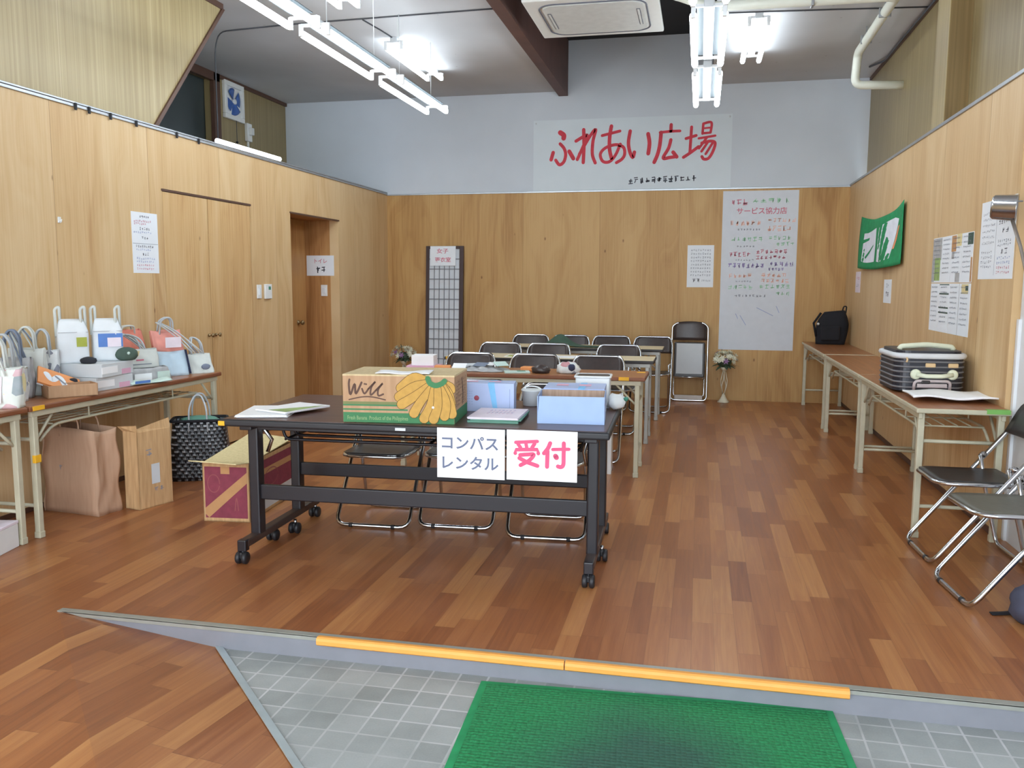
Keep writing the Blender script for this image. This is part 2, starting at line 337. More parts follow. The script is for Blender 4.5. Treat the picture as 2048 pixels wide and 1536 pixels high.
        n = len(P); L = []; Rr = []
        for i in range(n):
            t = (P[min(i+1, n-1)]-P[max(i-1, 0)])
            if t.length < 1e-9: t = Vector((1, 0))
            t.normalize(); nn = Vector((-t.y, t.x)); f = i/max(1, n-1)
            h = (wd if w_end is None else wd+(w_end-wd)*f)/2
            L.append(s.bm.verts.new((*(P[i]+nn*h), z))); Rr.append(s.bm.verts.new((*(P[i]-nn*h), z)))
        fs = []
        for i in range(n-1): fs.append(s.bm.faces.new((Rr[i], Rr[i+1], L[i+1], L[i])))
        for j, h in ((0, wd/2), (n-1, (wd if w_end is None else w_end)/2)):
            if h > 1e-4: fs.append(s.bm.faces.new([s.bm.verts.new((P[j].x+h*math.cos(2*PI*k/10), P[j].y+h*math.sin(2*PI*k/10), z+.0001)) for k in range(10)]))
        s._tag(fs, m); return s
    def text(s, body, size, m, x=0, y=0, z=.001, off=0.0, sx=1, mat=None):
        cu = bpy.data.curves.new('lettering', 'FONT'); cu.body = body; cu.size = size; cu.offset = off; cu.resolution_u = 2
        cu.align_x = 'CENTER'; cu.align_y = 'CENTER'
        ob = bpy.data.objects.new('lettering_tmp', cu); C.objects.link(ob)
        dg = bpy.context.evaluated_depsgraph_get(); ev = ob.evaluated_get(dg); me = ev.to_mesh()
        mx = Matrix.Translation((x, y, z)) @ Matrix.Diagonal((sx, 1, 1, 1))
        if mat is not None: mx = mat @ mx
        vs = [s.bm.verts.new(mx @ v.co) for v in me.vertices]; fs = []
        for p in me.polygons:
            try: fs.append(s.bm.faces.new([vs[i] for i in p.vertices]))
            except ValueError: pass
        s._tag(fs, m); ev.to_mesh_clear(); bpy.data.objects.remove(ob); bpy.data.curves.remove(cu); return s
    def scribble(s, x0, x1, y, h, n, m, seed=0, z=.001, w=None, slant=0):
        """a row of n small handwritten-looking signs too blurred to read"""
        R = random.Random(seed); cw = (x1-x0)/n; w = w or h*.11
        for i in range(n):
            cx = x0+cw*(i+.5); a = cw*.36; b = h*.44
            for k in range(R.randint(3, 5)):
                t = R.random()
                if t < .45: q = b*R.uniform(-1, 1); p = ((cx-a*R.uniform(.5, 1), q), (cx+a*R.uniform(.5, 1), q+b*.1))
                elif t < .8: q = a*R.uniform(-.8, .8); p = ((cx+q, b*R.uniform(.4, 1)), (cx+q*.8, -b*R.uniform(.3, 1)))
                else: p = ((cx+a*R.uniform(-.3, .6), b*R.uniform(0, .9)), (cx-a*R.uniform(-.5, .9), -b*R.uniform(.3, 1)))
                s.stroke([(px, y+py+slant*(px-x0)) for px, py in p], w, m, z, False)
        return s
    def build(s, name, parent=None, loc=(0, 0, 0), rot=(0, 0, 0), mw=None, bend=None, fix=True):
        if fix: bmesh.ops.recalc_face_normals(s.bm, faces=s.bm.faces)
        me = bpy.data.meshes.new(name); s.bm.to_mesh(me); s.bm.free()
        for m in s.mats: me.materials.append(m)
        o = bpy.data.objects.new(name, me); C.objects.link(o)
        if mw is not None: o.matrix_world = mw
        else: o.location = loc; o.rotation_euler = rot
        if parent is not None: o.parent = parent
        return o
def flat(o):
    """faces of a flat print must look out of the sheet: turn any that look in"""
    for p in o.data.polygons:
        if p.normal.z < 0: p.flip()
    return o
def tag(o, label, cat, group=None):
    o['label'] = label; o['category'] = cat
    if group: o['group'] = group
    return o
def thing(name, label, cat, loc=(0, 0, 0), rz=0, group=None):
    o = bpy.data.objects.new(name, None); o.empty_display_size = .1; C.objects.link(o)
    o.location = loc; o.rotation_euler = (0, 0, rz); return tag(o, label, cat, group)
def struct(o): o['kind'] = 'structure'; return o
def dup(root, loc, rz, label, group=None):
    r = root.copy(); C.objects.link(r); r.location = loc; r.rotation_euler = (0, 0, rz); r['label'] = label
    if group: r['group'] = group
    for ch in list(root.children):
        c = ch.copy(); C.objects.link(c); c.parent = r
        for g in list(ch.children):
            d = g.copy(); C.objects.link(d); d.parent = c
    return r
def frame(origin, u, v):
    u = Vector(u); v = Vector(v); n = u.cross(v)
    return Matrix(((u.x, v.x, n.x, origin[0]), (u.y, v.y, n.y, origin[1]), (u.z, v.z, n.z, origin[2]), (0, 0, 0, 1)))
def on_left(y, z, x=-3.78): return frame((x, y, z), (0, 1, 0), (0, 0, 1))
def on_right(y, z, x=1.56): return frame((x, y, z), (0, -1, 0), (0, 0, 1))
def on_back(x, z, y=10.05): return frame((x, y, z), (1, 0, 0), (0, 0, 1))
def arc(c, r, a0, a1, n, plane='xz'):
    out = []
    for i in range(n+1):
        a = a0+(a1-a0)*i/n; p, q = r*math.cos(a), r*math.sin(a)
        out.append((c[0]+p, c[1], c[2]+q) if plane == 'xz' else (c[0], c[1]+p, c[2]+q) if plane == 'yz' else (c[0]+p, c[1]+q, c[2]))
    return out
def rounded(pts, r, n=4):
    """polyline with its inner corners rounded"""
    P = [Vector(p) for p in pts]; out = [P[0]]
    for i in range(1, len(P)-1):
        a = (P[i-1]-P[i]); b = (P[i+1]-P[i]); d = min(r, a.length*.49, b.length*.49)
        s_, e_ = P[i]+a.normalized()*d, P[i]+b.normalized()*d
        for k in range(n+1):
            t = k/n; out.append(s_*(1-t)**2+P[i]*2*t*(1-t)+e_*t*t)
    return out+[P[-1]]

# ================================================================== the room
XL, XR, YB, ZC, ZP = -3.78, 1.56, 10.05, 3.53, 2.405
ZT = -.088
# floors
b = MB()
b.poly([(-3.9, 2.87, 0), (1.75, 2.87, 0), (1.75, YB+.1, 0), (-3.9, YB+.1, 0)], 'floor')
b.poly([(-3.9, -1.5, 0), (-3.9, 2.87, 0), (-2.52, 2.87, 0), (-2.52+.698*4.42, 2.87-.716*4.42, 0), (-2.52+.698*4.42, -1.5, 0)], 'floor')
b.poly([(-4.25, 7.5, 0), (-3.9, 7.5, 0), (-3.9, 8.58, 0), (-4.25, 8.58, 0)], 'floor')
struct(b.build('floor'))
d = 4.42
b = MB(); b.poly([(-2.52, 2.87, 0), (-1.79, 2.87, ZT), (-1.79+.698*d*1.0, 2.87-.716*d, ZT), (-2.52+.698*d, 2.87-.716*d, 0)], 'floor'); struct(b.build('floor_ramp'))
b = MB(); b.box(-3.9, 3, -4, 2.9, ZT-.05, ZT, 'tile'); struct(b.build('floor_entrance'))
# step: riser with a tapered end beside the ramp, nosing strip, ramp edge strip
b = MB(); b.prism([(-2.52, 2.87, -.001), (-1.79, 2.87, ZT), (1.75, 2.87, ZT), (1.75, 2.87, -.001)], (0, .03, 0), 'step'); struct(b.build('trim_1'))
b = MB(); b.box(-2.52, 1.75, 2.862, 2.895, -.001, .004, 'nose', .001); b.prism([(-2.50, 2.862, .003), (-2.40, 2.862, -.014), (1.75, 2.862, -.014), (1.75, 2.862, .003)], (0, .008, 0), 'nose'); struct(b.build('trim_2'))
b = MB()
dv = Vector((.698, -.716, 0)); nv = Vector((.716, .698, 0)); p0 = Vector((-1.80, 2.868, ZT+.001))
b.prism([p0-nv*.012+Vector((0, 0, .006)), p0+nv*.016, p0+nv*.016+dv*d, p0-nv*.012+dv*d+Vector((0, 0, .006))], (0, 0, .005), 'ramp_edge'); struct(b.build('trim_3'))

def wall_panel(name, mat, x0, x1, y0, y1, z0, z1, holes=(), axis='y'):
    """wall as a set of blocks around rectangular openings (a0, a1, z0, z1) along the axis"""
    b = MB(); lo, hi = (y0, y1) if axis == 'y' else (x0, x1)
    cuts = sorted(set([lo, hi]+[h for q in holes for h in q[:2]]))
    for a, c in zip(cuts, cuts[1:]):
        zs = [(z0, z1)]
        for h in holes:
            if h[0] <= a and h[1] >= c: zs = [(z0, h[2]), (h[3], z1)]
        for za, zb in zs:
            if zb-za < 1e-4: continue
            if axis == 'y': b.box(x0, x1, a, c, za, zb, mat)
            else: b.box(a, c, y0, y1, za, zb, mat)
    return struct(b.build(name))
wall_panel('wall_left', 'ply_y', XL-.10, XL, -1.5, YB, -.01, ZP, [(5.53, 6.76, 0, 1.995), (7.49, 8.58, 0, 1.985)])
wall_panel('wall_right', 'ply_y', XR, XR+.10, 4.84, YB, -.01, ZP)
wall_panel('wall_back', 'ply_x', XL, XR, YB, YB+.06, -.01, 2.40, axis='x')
wall_panel('wall_back_upper', 'white_wall', -5.2, 1.85, YB+.005, YB+.1, 2.40, 4.2, axis='x')
wall_panel('wall_left_upper', 'veneer_r', -5.2, -5.1, 4.0, YB, 2.2, ZC, [(7.2, 8.42, 0, 3.46)])
wall_panel('wall_right_upper', 'veneer_r', 1.72, 1.85, 4.84, YB, 2.3, ZC)
wall_panel('wall_right_front', 'jamb_white', 1.60, 1.75, -1.5, 4.83, ZT, ZC)
# loft behind the partition: dark opening with frame
b = MB(); b.box(-5.24, -5.205, 7.0, 9.0, 2.2, 3.6, 'opening_fill'); struct(b.build('loft_opening_fill'))  # dark sheet filling the opening, the shade beyond put into its colour
b = MB(); b.box(-5.12, -5.07, 8.40, 8.52, 2.3, ZC, 'brown_trim', .004); b.box(-5.12, -5.07, 7.1, 8.52, 3.44, ZC, 'brown_trim', .004); b.box(-5.12, -5.075, 8.52, YB, 3.49, ZC, 'brown_trim', .003); struct(b.build('trim_4'))
b = MB(); b.box(-5.2, XL-.1, 4.0, YB, 2.25, 2.30, 'dark'); struct(b.build('floor_loft'))
# slanting boarded side of the stair above the partition, with its brown capping
b = MB(); b.prism([(XL-.06, -1.5, ZP), (XL-.06, 5.46, ZP), (XL-.06, 6.42, 3.49), (XL-.06, 6.42, ZC), (XL-.06, -1.5, ZC)], (.05, 0, 0), 'veneer_y'); struct(b.build('wall_left_stair'))
b = MB(); b.prism([(XL-.07, 5.46, ZP), (XL-.07, 6.42, 3.49), (XL-.07, 6.455, 3.49), (XL-.07, 5.50, ZP)], (.075, 0, 0), 'brown_trim'); b.box(XL-.065, XL, -1.5, 6.44, 3.485, ZC, 'brown_trim'); struct(b.build('trim_5'))
# picture rails on top of the plywood
b = MB(); b.box(XL-.012, XL+.010, -1.5, YB, ZP-.012, ZP+.006, 'alu', .002); b.box(XL-.012, XL+.006, -1.5, YB, ZP+.010, ZP+.022, 'alu', .002); rail = struct(b.build('trim_6'))
for y in (4.68, 4.80, 5.00, 5.26, 5.72, 6.00): 
    b = MB(); b.box(XL+.008, XL+.02, y-.008, y+.008, ZP-.03, ZP+.012, 'dark', .002); b.build('rail_hook', rail)
b = MB(); b.box(XR-.010, XR+.012, 4.84, YB, ZP-.012, ZP+.010, 'alu', .002); struct(b.build('trim_7'))
b = MB(); b.box(XL, XR, YB-.008, YB, 2.385, 2.402, 'alu', .002); struct(b.build('trim_8'))
b = MB(); b.box(XR-.008, XR, 4.84, YB, 0, .035, 'brown_trim'); struct(b.build('baseboard_right'))
b = MB(); b.box(XL, XL+.008, -1.5, 5.53, 0, .03, 'brown_trim'); b.box(XL, XL+.008, 6.76, 7.49, 0, .03, 'brown_trim'); b.box(XL, XL+.008, 8.58, YB, 0, .03, 'brown_trim'); struct(b.build('baseboard_left'))
# closet with two flush plywood doors
b = MB(); b.box(-4.4, XL-.09, 5.45, 6.84, -.01, 2.1, 'dark'); struct(b.build('wall_closet'))  # solid dark block, its colour gives the door gaps their shade
for i, (y0, y1, ky) in enumerate(((5.536, 6.106, 6.06), (6.114, 6.752, 6.16))):
    b = MB(); b.box(XL-.03, XL-.002, y0, y1, .008, 1.975, 'ply_door', .002); dr = struct(b.build('door_%d' % (i+1)))
    b = MB(); b.lathe([(.012, 0), (.012, .012), (.006, .014), (.006, .03), (.016, .034), (.016, .044), (.004, .048)], 'brass', 12); b.build('door_knob', dr, mw=frame((XL-.002, ky, .915), (0, 1, 0), (0, 0, 1)))
b = MB(); b.box(XL-.001, XL+.003, 5.52, 6.77, 1.978, 1.993, 'brown_trim'); struct(b.build('door_gap_line'))  # brown strip painted in for the shaded gap above the doors
# alcove with the inner door
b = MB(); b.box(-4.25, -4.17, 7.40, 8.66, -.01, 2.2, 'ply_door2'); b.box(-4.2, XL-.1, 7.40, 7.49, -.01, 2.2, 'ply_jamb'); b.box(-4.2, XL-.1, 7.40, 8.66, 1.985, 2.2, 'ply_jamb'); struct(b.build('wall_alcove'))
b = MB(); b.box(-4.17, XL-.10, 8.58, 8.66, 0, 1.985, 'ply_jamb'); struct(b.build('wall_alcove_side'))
b = MB(); b.box(XL-.012, XL+.006, 7.48, 8.60, 1.975, 1.99, 'brown_trim'); struct(b.build('header_shade_line'))  # brown strip painted in for the shadow under the header
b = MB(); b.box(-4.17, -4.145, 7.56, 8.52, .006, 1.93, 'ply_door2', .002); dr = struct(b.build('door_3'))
b = MB(); b.lathe([(.026, 0), (.026, .006), (.010, .010), (.010, .035), (.024, .042), (.027, .055), (.018, .068), (.002, .07)], 'brass', 14); b.build('door_knob', dr, mw=frame((-4.145, 8.33, .91), (0, 1, 0), (0, 0, 1)))
# ceiling with the raised well, beam, pillar
b = MB(); XW0, XW1, YW = -1.56, .06, 3.0
b.box(-5.2, XW0-.1, -1.5, YB+.05, ZC, ZC+.05, 'ceil'); b.box(XW1, 1.85, -1.5, YB+.05, ZC, ZC+.05, 'ceil'); b.box(XW0-.1, XW1, -1.5, YW, ZC, ZC+.05, 'ceil'); struct(b.build('ceiling'))
b = MB(); b.box(XW0-.1, XW1+.05, YW, YB+.05, 4.09, 4.14, 'dark'); b.box(XW1, XW1+.04, YW, YB, ZC+.05, 4.1, 'dark'); b.box(XW0-.1, XW1, YW-.05, YW, ZC+.05, 4.1, 'dark'); struct(b.build('ceiling_well'))  # dark colour stands for the shade inside the unlit well
b = MB(); b.box(-1.665, XW0, -1.5, YB, 3.475, 4.1, 'beam'); struct(b.build('beam_ceiling'))
b = MB(); b.box(XR+.02, 1.73, 6.45, 6.77, ZP, ZC, 'veneer_x_shade'); b.box(XR+.015, XR+.02, 6.45, 6.77, ZP, ZC, 'veneer_y'); struct(b.build('pillar_right'))  # near face in darker veneer, its shade put into the colour
b = MB(); b.box(1.70, 1.72, 4.84, YB, ZC-.03, ZC, 'brown_trim'); struct(b.build('trim_11'))
# white end post where the plywood stops
b = MB(); b.box(1.585, 1.66, 4.80, 4.836, 0, 1.16, 'jamb_white', .004); struct(b.build('trim_12'))

# ================================================================== ceiling equipment
def tube_fix(name, label, loc, length, gap, nt, group, drop=0, mat='tube', rad=.023):
    """batten fitting: body, end sockets, glowing tubes; drop > 0 hangs it on rods"""
    t = thing(name, label, 'light', loc, 0, group); h = length/2
    b = MB(); b.box(-.032, .032, -h-.02, h+.02, -.006, .045, 'lamp_grey', .006)
    if drop: b.box(-gap*.40, gap*.40, -h+.03, h-.03, .018, .024, 'reflector')
    b.build('housing', t)
    xs = [gap*(i/(nt-1)-.5) for i in range(nt)] if nt > 1 else [0]
    for x in xs:
        b = MB(); b.tube([(x, -h, -.045), (x, -h+.02, -.045), (x, h-.02, -.045), (x, h, -.045)], [rad*.7, rad, rad, rad*.7], mat, 12); b.build('tube', t)
        for s in (-1, 1):
            b = MB(); b.box(x-.014, x+.014, s*h-.018*(s < 0)-.002*(s > 0), s*h+.018*(s > 0)+.002*(s < 0), -.066, .012, 'lamp_body', .004)
            if abs(x) > .03: b.box(min(x, 0), max(x, 0), s*(h+.004)-.008, s*(h+.004)+.008, -.004, .014, 'lamp_body')
            b.build('socket', t)
    if drop:
        for s in (-1, 1):
            b = MB(); b.tube([(0, s*h*.7, .04), (0, s*h*.7, drop)], .003, 'lamp_body', 6); b.build('hanger_rod', t)
    return t
LW = 'hanging twin-tube lights'
DR = ZC-2.99
tube_fix('fluorescent_light', 'hanging twin-tube light over the bag table, cut by the picture top', (-2.50, 4.60, 2.99), 1.22, .19, 2, LW, DR)
tube_fix('fluorescent_light', 'hanging twin-tube light in the middle of the long row of three', (-2.50, 5.98, 2.99), 1.22, .19, 2, LW, DR)
tube_fix('fluorescent_light', 'hanging twin-tube light at the back-wall end of the row of three', (-2.50, 7.40, 2.99), 1.22, .19, 2, LW, DR)
DW = ZC-2.99
tube_fix('fluorescent_light', 'hanging twin-tube light beside the air conditioner, cut by the picture top', (0.0, 4.64, 2.99), 1.22, .185, 2, LW, 4.09-2.99)
tube_fix('fluorescent_light', 'hanging twin-tube light pointing at the banner, second from its end', (0.0, 6.10, 2.99), 1.22, .185, 2, LW, 4.09-2.99)
tube_fix('fluorescent_light', 'hanging twin-tube light just above the banner, last of its line', (0.0, 7.58, 2.99), 1.22, .185, 2, LW, 4.09-2.99)
SM = 'surface-mounted ceiling lights'
tube_fix('ceiling_light', 'glowing twin-tube ceiling light next to the cable, cut by the picture top', (-2.70, 5.80, ZC-.045), 1.22, .15, 2, SM, mat='soft_tube')
tube_fix('ceiling_light', 'glowing twin-tube ceiling light behind the hanging row, between row and brown beam', (-2.77, 8.20, ZC-.045), 1.22, .15, 2, SM, mat='soft_tube')
tube_fix('ceiling_light', 'glowing twin-tube ceiling light between the white pipe and the hanging row', (.40, 8.12, ZC-.045), 1.22, .15, 2, SM, mat='soft_tube')
t = thing('tube_light', 'slim lit tube lamp resting on top of the plywood partition', 'light', (XL-.05, 6.83, ZP), 0)
b = MB(); b.box(-.02, .02, -.56, .56, 0, .03, 'lamp_body', .004); b.build('housing', t)
b = MB(); b.tube([(.03, -.52, .045), (.03, .52, .045)], .02, 'dim_tube', 12); b.build('tube', t)

# air conditioner
t = thing('ceiling_air_conditioner', 'white square ceiling cassette air conditioner beside the brown beam', 'air conditioner', (-.875, 7.06, 3.43), 0)
b = MB(); b.box(-.42, .42, -.42, .42, .03, .36, 'plastic', .01); b.build('body', t)
b = MB(); b.box(-.51, .51, -.49, .49, 0, .04, 'ac', .012, seg=3); b.build('panel', t)
b = MB(); ro = []
def rrect(hx, hy, r, n=6):
    o = []
    for cx_, cy_, a0 in ((hx-r, hy-r, 0), (-hx+r, hy-r, PI/2), (-hx+r, -hy+r, PI), (hx-r, -hy+r, 1.5*PI)):
        o += [(cx_+r*math.cos(a0+PI/2*k/n), cy_+r*math.sin(a0+PI/2*k/n)) for k in range(n+1)]
    return o
b.tube([(x, y, -.001) for x, y in rrect(.41, .40, .13)], .007, 'ac_line', 6, closed=True); b.build('air_slot', t)
b = MB(); b.prism([(x, y, -.008) for x, y in rrect(.385, .375, .11)], (0, 0, .01), 'ac_grille'); b.build('intake_grille', t)
for sx in (-1, 1):
    b = MB(); b.box(sx*.345-.014, sx*.345+.014, -.20, .20, -.012, -.006, 'ac_line', .002); b.box(sx*.345-.009, sx*.345+.009, -.195, .195, -.014, -.008, 'ac_grille', .003); b.build('louver', t)
for sx in (-1, 1):
    for sy in (-1, 1):
        b = MB(); b.tube([(sx*.38, sy*.38, .34), (sx*.38, sy*.38, .66)], .006, 'alu', 6); b.build('hanger_rod', t)
# drain pipe: from the unit across the ceiling, along the wall and into it
pz = 3.43
b = MB()
b.tube(rounded([(-.42, 7.0, 3.60), (-.2, 6.98, 3.52), (.0, 6.96, pz), (1.335, 6.98, pz), (1.32, 8.46, pz-.03), (1.31, 8.50, 3.13), (1.722, 8.50, 3.115)], .07, 5), .037, 'pipe', 14)
pipe = tag(b.build('drain_pipe'), 'ivory drain pipe bending from the ceiling into the veneer wall', 'pipe')
for p, a in (((.75, 6.97), 0), ((1.33, 7.35), 1), ((1.325, 8.1), 1)):
    b = MB()
    if a: b.box(p[0]-.045, p[0]+.045, p[1]-.01, p[1]+.01, pz-.044, pz+.03, 'alu', .004); b.box(p[0]-.004, p[0]+.004, p[1]-.008, p[1]+.008, pz+.03, ZC, 'alu')
    else: b.box(p[0]-.01, p[0]+.01, p[1]-.045, p[1]+.045, pz-.044, pz+.03, 'alu', .004); b.box(p[0]-.008, p[0]+.008, p[1]-.004, p[1]+.004, pz+.03, ZC, 'alu')
    b.build('pipe_bracket', pipe)
# cables
b = MB(); b.tube(rounded([(-4.30, 7.16, 2.30), (-4.30, 7.16, 3.40), (-4.22, 7.10, ZC-.006), (-3.54, 7.03, ZC-.006), (-1.67, 6.97, ZC-.006)], .10), .006, 'cable', 6)
tag(b.build('ceiling_cable'), 'dark cable running over the ceiling boards to the brown beam', 'cable')
b = MB(); b.tube([(-2.84, 7.03, ZC-.006), (-2.80, 7.35, ZC-.006), (-2.78, 7.6, ZC-.006)], .006, 'cable', 6); tag(b.build('ceiling_cable'), 'short cable from the long ceiling cable to a ceiling light', 'cable')
b = MB(); b.tube([(.10, 7.46, ZC-.005), (1.0, 7.55, ZC-.005), (1.70, 7.63, ZC-.005)], .006, 'cable', 6); tag(b.build('ceiling_cable'), 'thin cable crossing the ceiling under the ivory pipe', 'cable')
b = MB(); b.tube(rounded([(1.693, 6.9, 3.50), (1.693, 7.8, 3.505), (1.68, 8.4, 3.495), (1.693, 8.6, 3.51), (1.693, 9.2, 3.50), (1.60, 9.5, 3.515)], .08), .010, 'cable', 6); tag(b.build('wall_cable'), 'black cable along the corner of veneer wall and ceiling', 'cable')
# ventilation fan with plug box high on the loft wall
t = thing('ventilation_fan', 'white square ventilation fan with blue blades on the loft wall', 'fan', (-5.10, 8.80, 3.30))
b = MB()
for y0, y1, z0, z1 in ((-.20, .20, .15, .20), (-.20, .20, -.20, -.15), (-.20, -.15, -.15, .15), (.15, .20, -.15, .15)): b.box(0, .04, y0, y1, z0, z1, 'plastic', .006)
b.box(0, .012, -.15, .15, -.15, .15, 'plastic'); b.build('frame', t)
mxf = Matrix.Rotation(PI/2, 4, 'Y')
for k in range(4):
    a = k*PI/2+.3; b = MB()
    b.grid(lambda u, v: (.018+.022*(v-.3), (.02+.125*u)*math.cos(a+(v-.5)*(1.25)), (.02+.125*u)*math.sin(a+(v-.5)*1.25)), 5, 5, 'fan_blue', thick=.003); b.build('blade', t)
b = MB(); b.lathe([(.03, .0), (.03, .03), (.01, .036)], 'cloth_white', 14, mat=Matrix.Translation((.012, 0, 0)) @ mxf); b.build('hub', t)
b = MB(); b.tube([(.03, .03, -.17), (.03, .03, -.42)], .004, 'cable', 5); b.blob((.03, .03, -.43), .016, 'dark', 1); b.build('pull_cord', t)
t = thing('plug_box', 'small white plug box with conduit below the ventilation fan', 'outlet', (-5.10, 9.10, 3.02))
b = MB(); b.box(0, .04, -.05, .05, -.10, .10, 'plastic', .006); b.build('box', t)
b = MB(); b.box(0, .02, -.012, .012, -.72, -.10, 'plastic', .003); b.build('conduit', t)
b = MB(); b.box(.04, .08, -.03, .03, -.03, .05, 'plastic', .006); b.build('plug', t)

# ================================================================== tables
def folding_table(label, L, loc, rz, top, edge, leg, group, shelf=True, stickers=(), D=.45, H=.70, lr=.016, brace=True):
    t = thing('folding_table', label, 'table', loc, rz, group); h = L/2; q = D/2
    b = MB(); b.box(-h, h, -q, q, H-.028, H-.002, edge, .006); b.box(-h+.006, h-.006, -q+.006, q-.006, H-.004, H, top, .002); b.build('table_top', t)
    b = MB()
    for s in (-1, 1): b.box(-h+.03, h-.03, s*(q-.028)-.010, s*(q-.028)+.010, H-.06, H-.027, leg, .003)
    b.build('apron', t)
    li = .055
    for sx in (-1, 1):
        x = sx*(h-li)
        for sy in (-1, 1):
            y = sy*(q-.035)
            b = MB(); b.box(x-lr, x+lr, y-lr, y+lr, .02, H-.028, leg, .004); lg = b.build('leg', t)
            b = MB(); b.box(x-lr-.003, x+lr+.003, y-lr-.003, y+lr+.003, 0, .035, leg, .004); b.build('foot_cap', lg)
        for z in (.17, .52):
            b = MB(); b.tube([(x, -q+.035, z), (x, q-.035, z)], .010, leg, 8); b.build('stretcher', t)
        if brace:
            for sy in (-1, 1):
                y = sy*(q-.040); b = MB(); b.tube([(x, y, .50), (x-sx*.05, y, .545), (x-sx*.17, y, .668)], .008, leg, 6); b.build('brace', t)
    if shelf:
        b = MB(); y0 = -q+.06; y1 = q-.06
        for y in (y0, y1): b.tube(rounded([(-h+.12, y, .50), (-h+.22, y, .575), (h-.22, y, .575), (h-.12, y, .50)], .1), .008, leg, 8)
        for i in range(4): b.tube([(-h+.22, y0+(y1-y0)*(i+1)/5, .580), (h-.22, y0+(y1-y0)*(i+1)/5, .580)], .004, leg, 6)
        for i in range(5): x = -h+.22+(L-.44)*i/4; b.tube([(x, y0, .576), (x, y1, .576)], .005, leg, 6)
        for x in (-h+.5, h-.5):
            for y in (y0, y1): b.tube([(x, y, .575), (x, y, H-.03)], .005, leg, 6)
        b.build('under_shelf', t)
    for i, (x0, x1, y0, y1, z0, z1) in enumerate(stickers):
        b = MB(); b.box(x0, x1, y0, y1, z0, z1, 'yellow_tape', .001); s = b.build('tape', t); s['label'] = 'yellow tape'
    return t
GB = 'brown folding tables along the walls'
# wall side on the picture's right: three tables end to end (local +y faces the room)
for y, lab in ((5.565, 'brown folding table carrying the striped suitcase and white cloth'), (7.280, 'empty brown folding table in the middle of the three by the right-hand wall'), (9.06, 'brown folding table in the back corner carrying the black backpack')):
    folding_table(lab, 1.70, (1.335, y, 0), PI/2, 'teak', 'beige', 'beige', GB, brace=True)
folding_table('brown folding table heaped with tote bags, white and coral ones', 1.79, (-3.535, 4.555, 0), -PI/2, 'teak', 'table_edge', 'beige', GB,
              stickers=[(.895-.10, .895-.02, .222, .2275, .675, .698), (.84-.02, .84+.02, .190, .2095, .40, .44)])
folding_table('brown folding table carrying the mint printed tote, mostly outside the picture', 1.79, (-3.535, 2.755, 0), -PI/2, 'teak', 'table_edge', 'beige', GB)
GD = 'desks in rows facing the entrance'
folding_table('brown desk of the first row, cluttered with leaflets', 1.80, (-1.25, 6.03, 0), 0, 'teak', 'table_edge', 'beige', GD, False,
              stickers=[(.72, .79, -.2262, -.2240, .675, .699), (.82, .88, .08, .14, .699, .7008)])
folding_table('cream-topped desk of the middle row with lime-printed papers', 1.80, (-1.26, 7.31, 0), 0, 'cream', 'dark_edge', 'grey_leg', GD, False, stickers=[(-.885, -.84, -.2262, -.2240, .676, .698)])
folding_table('cream-topped desk of the last row, under the dark green cloth', 1.80, (-1.24, 8.58, 0), 0, 'cream', 'dark_edge', 'grey_leg', GD, False)

# reception table on castors
FTL, FTD = 1.82, .92
t = thing('flip_top_table', 'dark reception table on castors with two paper signs on its edge', 'table', (-1.285, 4.035, 0), .030)
h, q = FTL/2, FTD/2
b = MB(); b.box(-h, h, -q, q, .664, .698, 'black_rubber', .010, seg=3); b.box(-h+.015, h-.015, -q+.015, q-.015, .690, .70, 'walnut', .002); b.build('table_top', t)
b = MB()
for s in (-1, 1): b.box(-h+.12, h-.12, s*.30-.02, s*.30+.02, .628, .666, 'black_metal', .003)
b.build('under_frame', t)
for s in (-1, 1):
    b = MB(); b.box(s*(h-.09)-.03, s*(h-.09)+.03, -q+.08, q-.08, .635, .665, 'black_metal', .004); b.build('top_bracket', t)
for sx in (-1, 1):
    xl = sx*(h-.085)
    for y in (-.27, .19):
        b = MB(); b.box(xl-.026, xl+.026, y-.032, y+.032, .10, .64, 'black_metal', .008); b.build('leg', t)
    b = MB(); b.box(xl-.024, xl+.024, -.42, .42, .075, .112, 'dark_bar', .006); fb = b.build('foot_bar', t)
    b = MB(); b.box(xl-.022, xl+.022, -.445, -.405, .06, .115, 'black_metal', .005); b.build('end_cap', fb)
    for y, ox in ((-.43, 0), (.41, 0), (-.055, .028*sx), (.085, -.028*sx)):
        b = MB(); mx = Matrix.Translation((xl+ox, y, .0))
        b.tube([(xl+ox, y, .075), (xl+ox, y, .045)], .009, 'steel', 8)
        for s in (-1, 1): b.lathe([(.004, -.011), (.026, -.011), (.030, -.006), (.030, .006), (.026, .011), (.004, .011)], 'black_rubber', 16, mat=Matrix.Translation((xl+ox+s*.016, y-.008, .030)) @ Matrix.Rotation(PI/2, 4, 'Y'))
        b.box(xl+ox-.008, xl+ox+.008, y-.026, y+.012, .026, .058, 'black_rubber', .006)
        b.build('castor', t)
b = MB(); b.box(-h+.09, h-.09, -.27-.012, -.27+.012, .275, .350, 'black_metal', .006); b.build('crossbar', t)
b = MB(); b.box(-h+.09, h-.09, .19-.012, .19+.012, .295, .365, 'black_metal', .006); b.build('crossbar', t)
b = MB()
for y in (-.10, .02, .14): b.tube(rounded([(-h+.14, y, .625), (-h+.16, y, .545), (h-.16, y, .545), (h-.14, y, .625)], .03), .008, 'black_metal', 8)
for x in (-h+.16, 0, h-.16): b.tube([(x, -.10, .545), (x, .14, .545)], .007, 'black_metal', 8)
b.build('under_shelf', t)
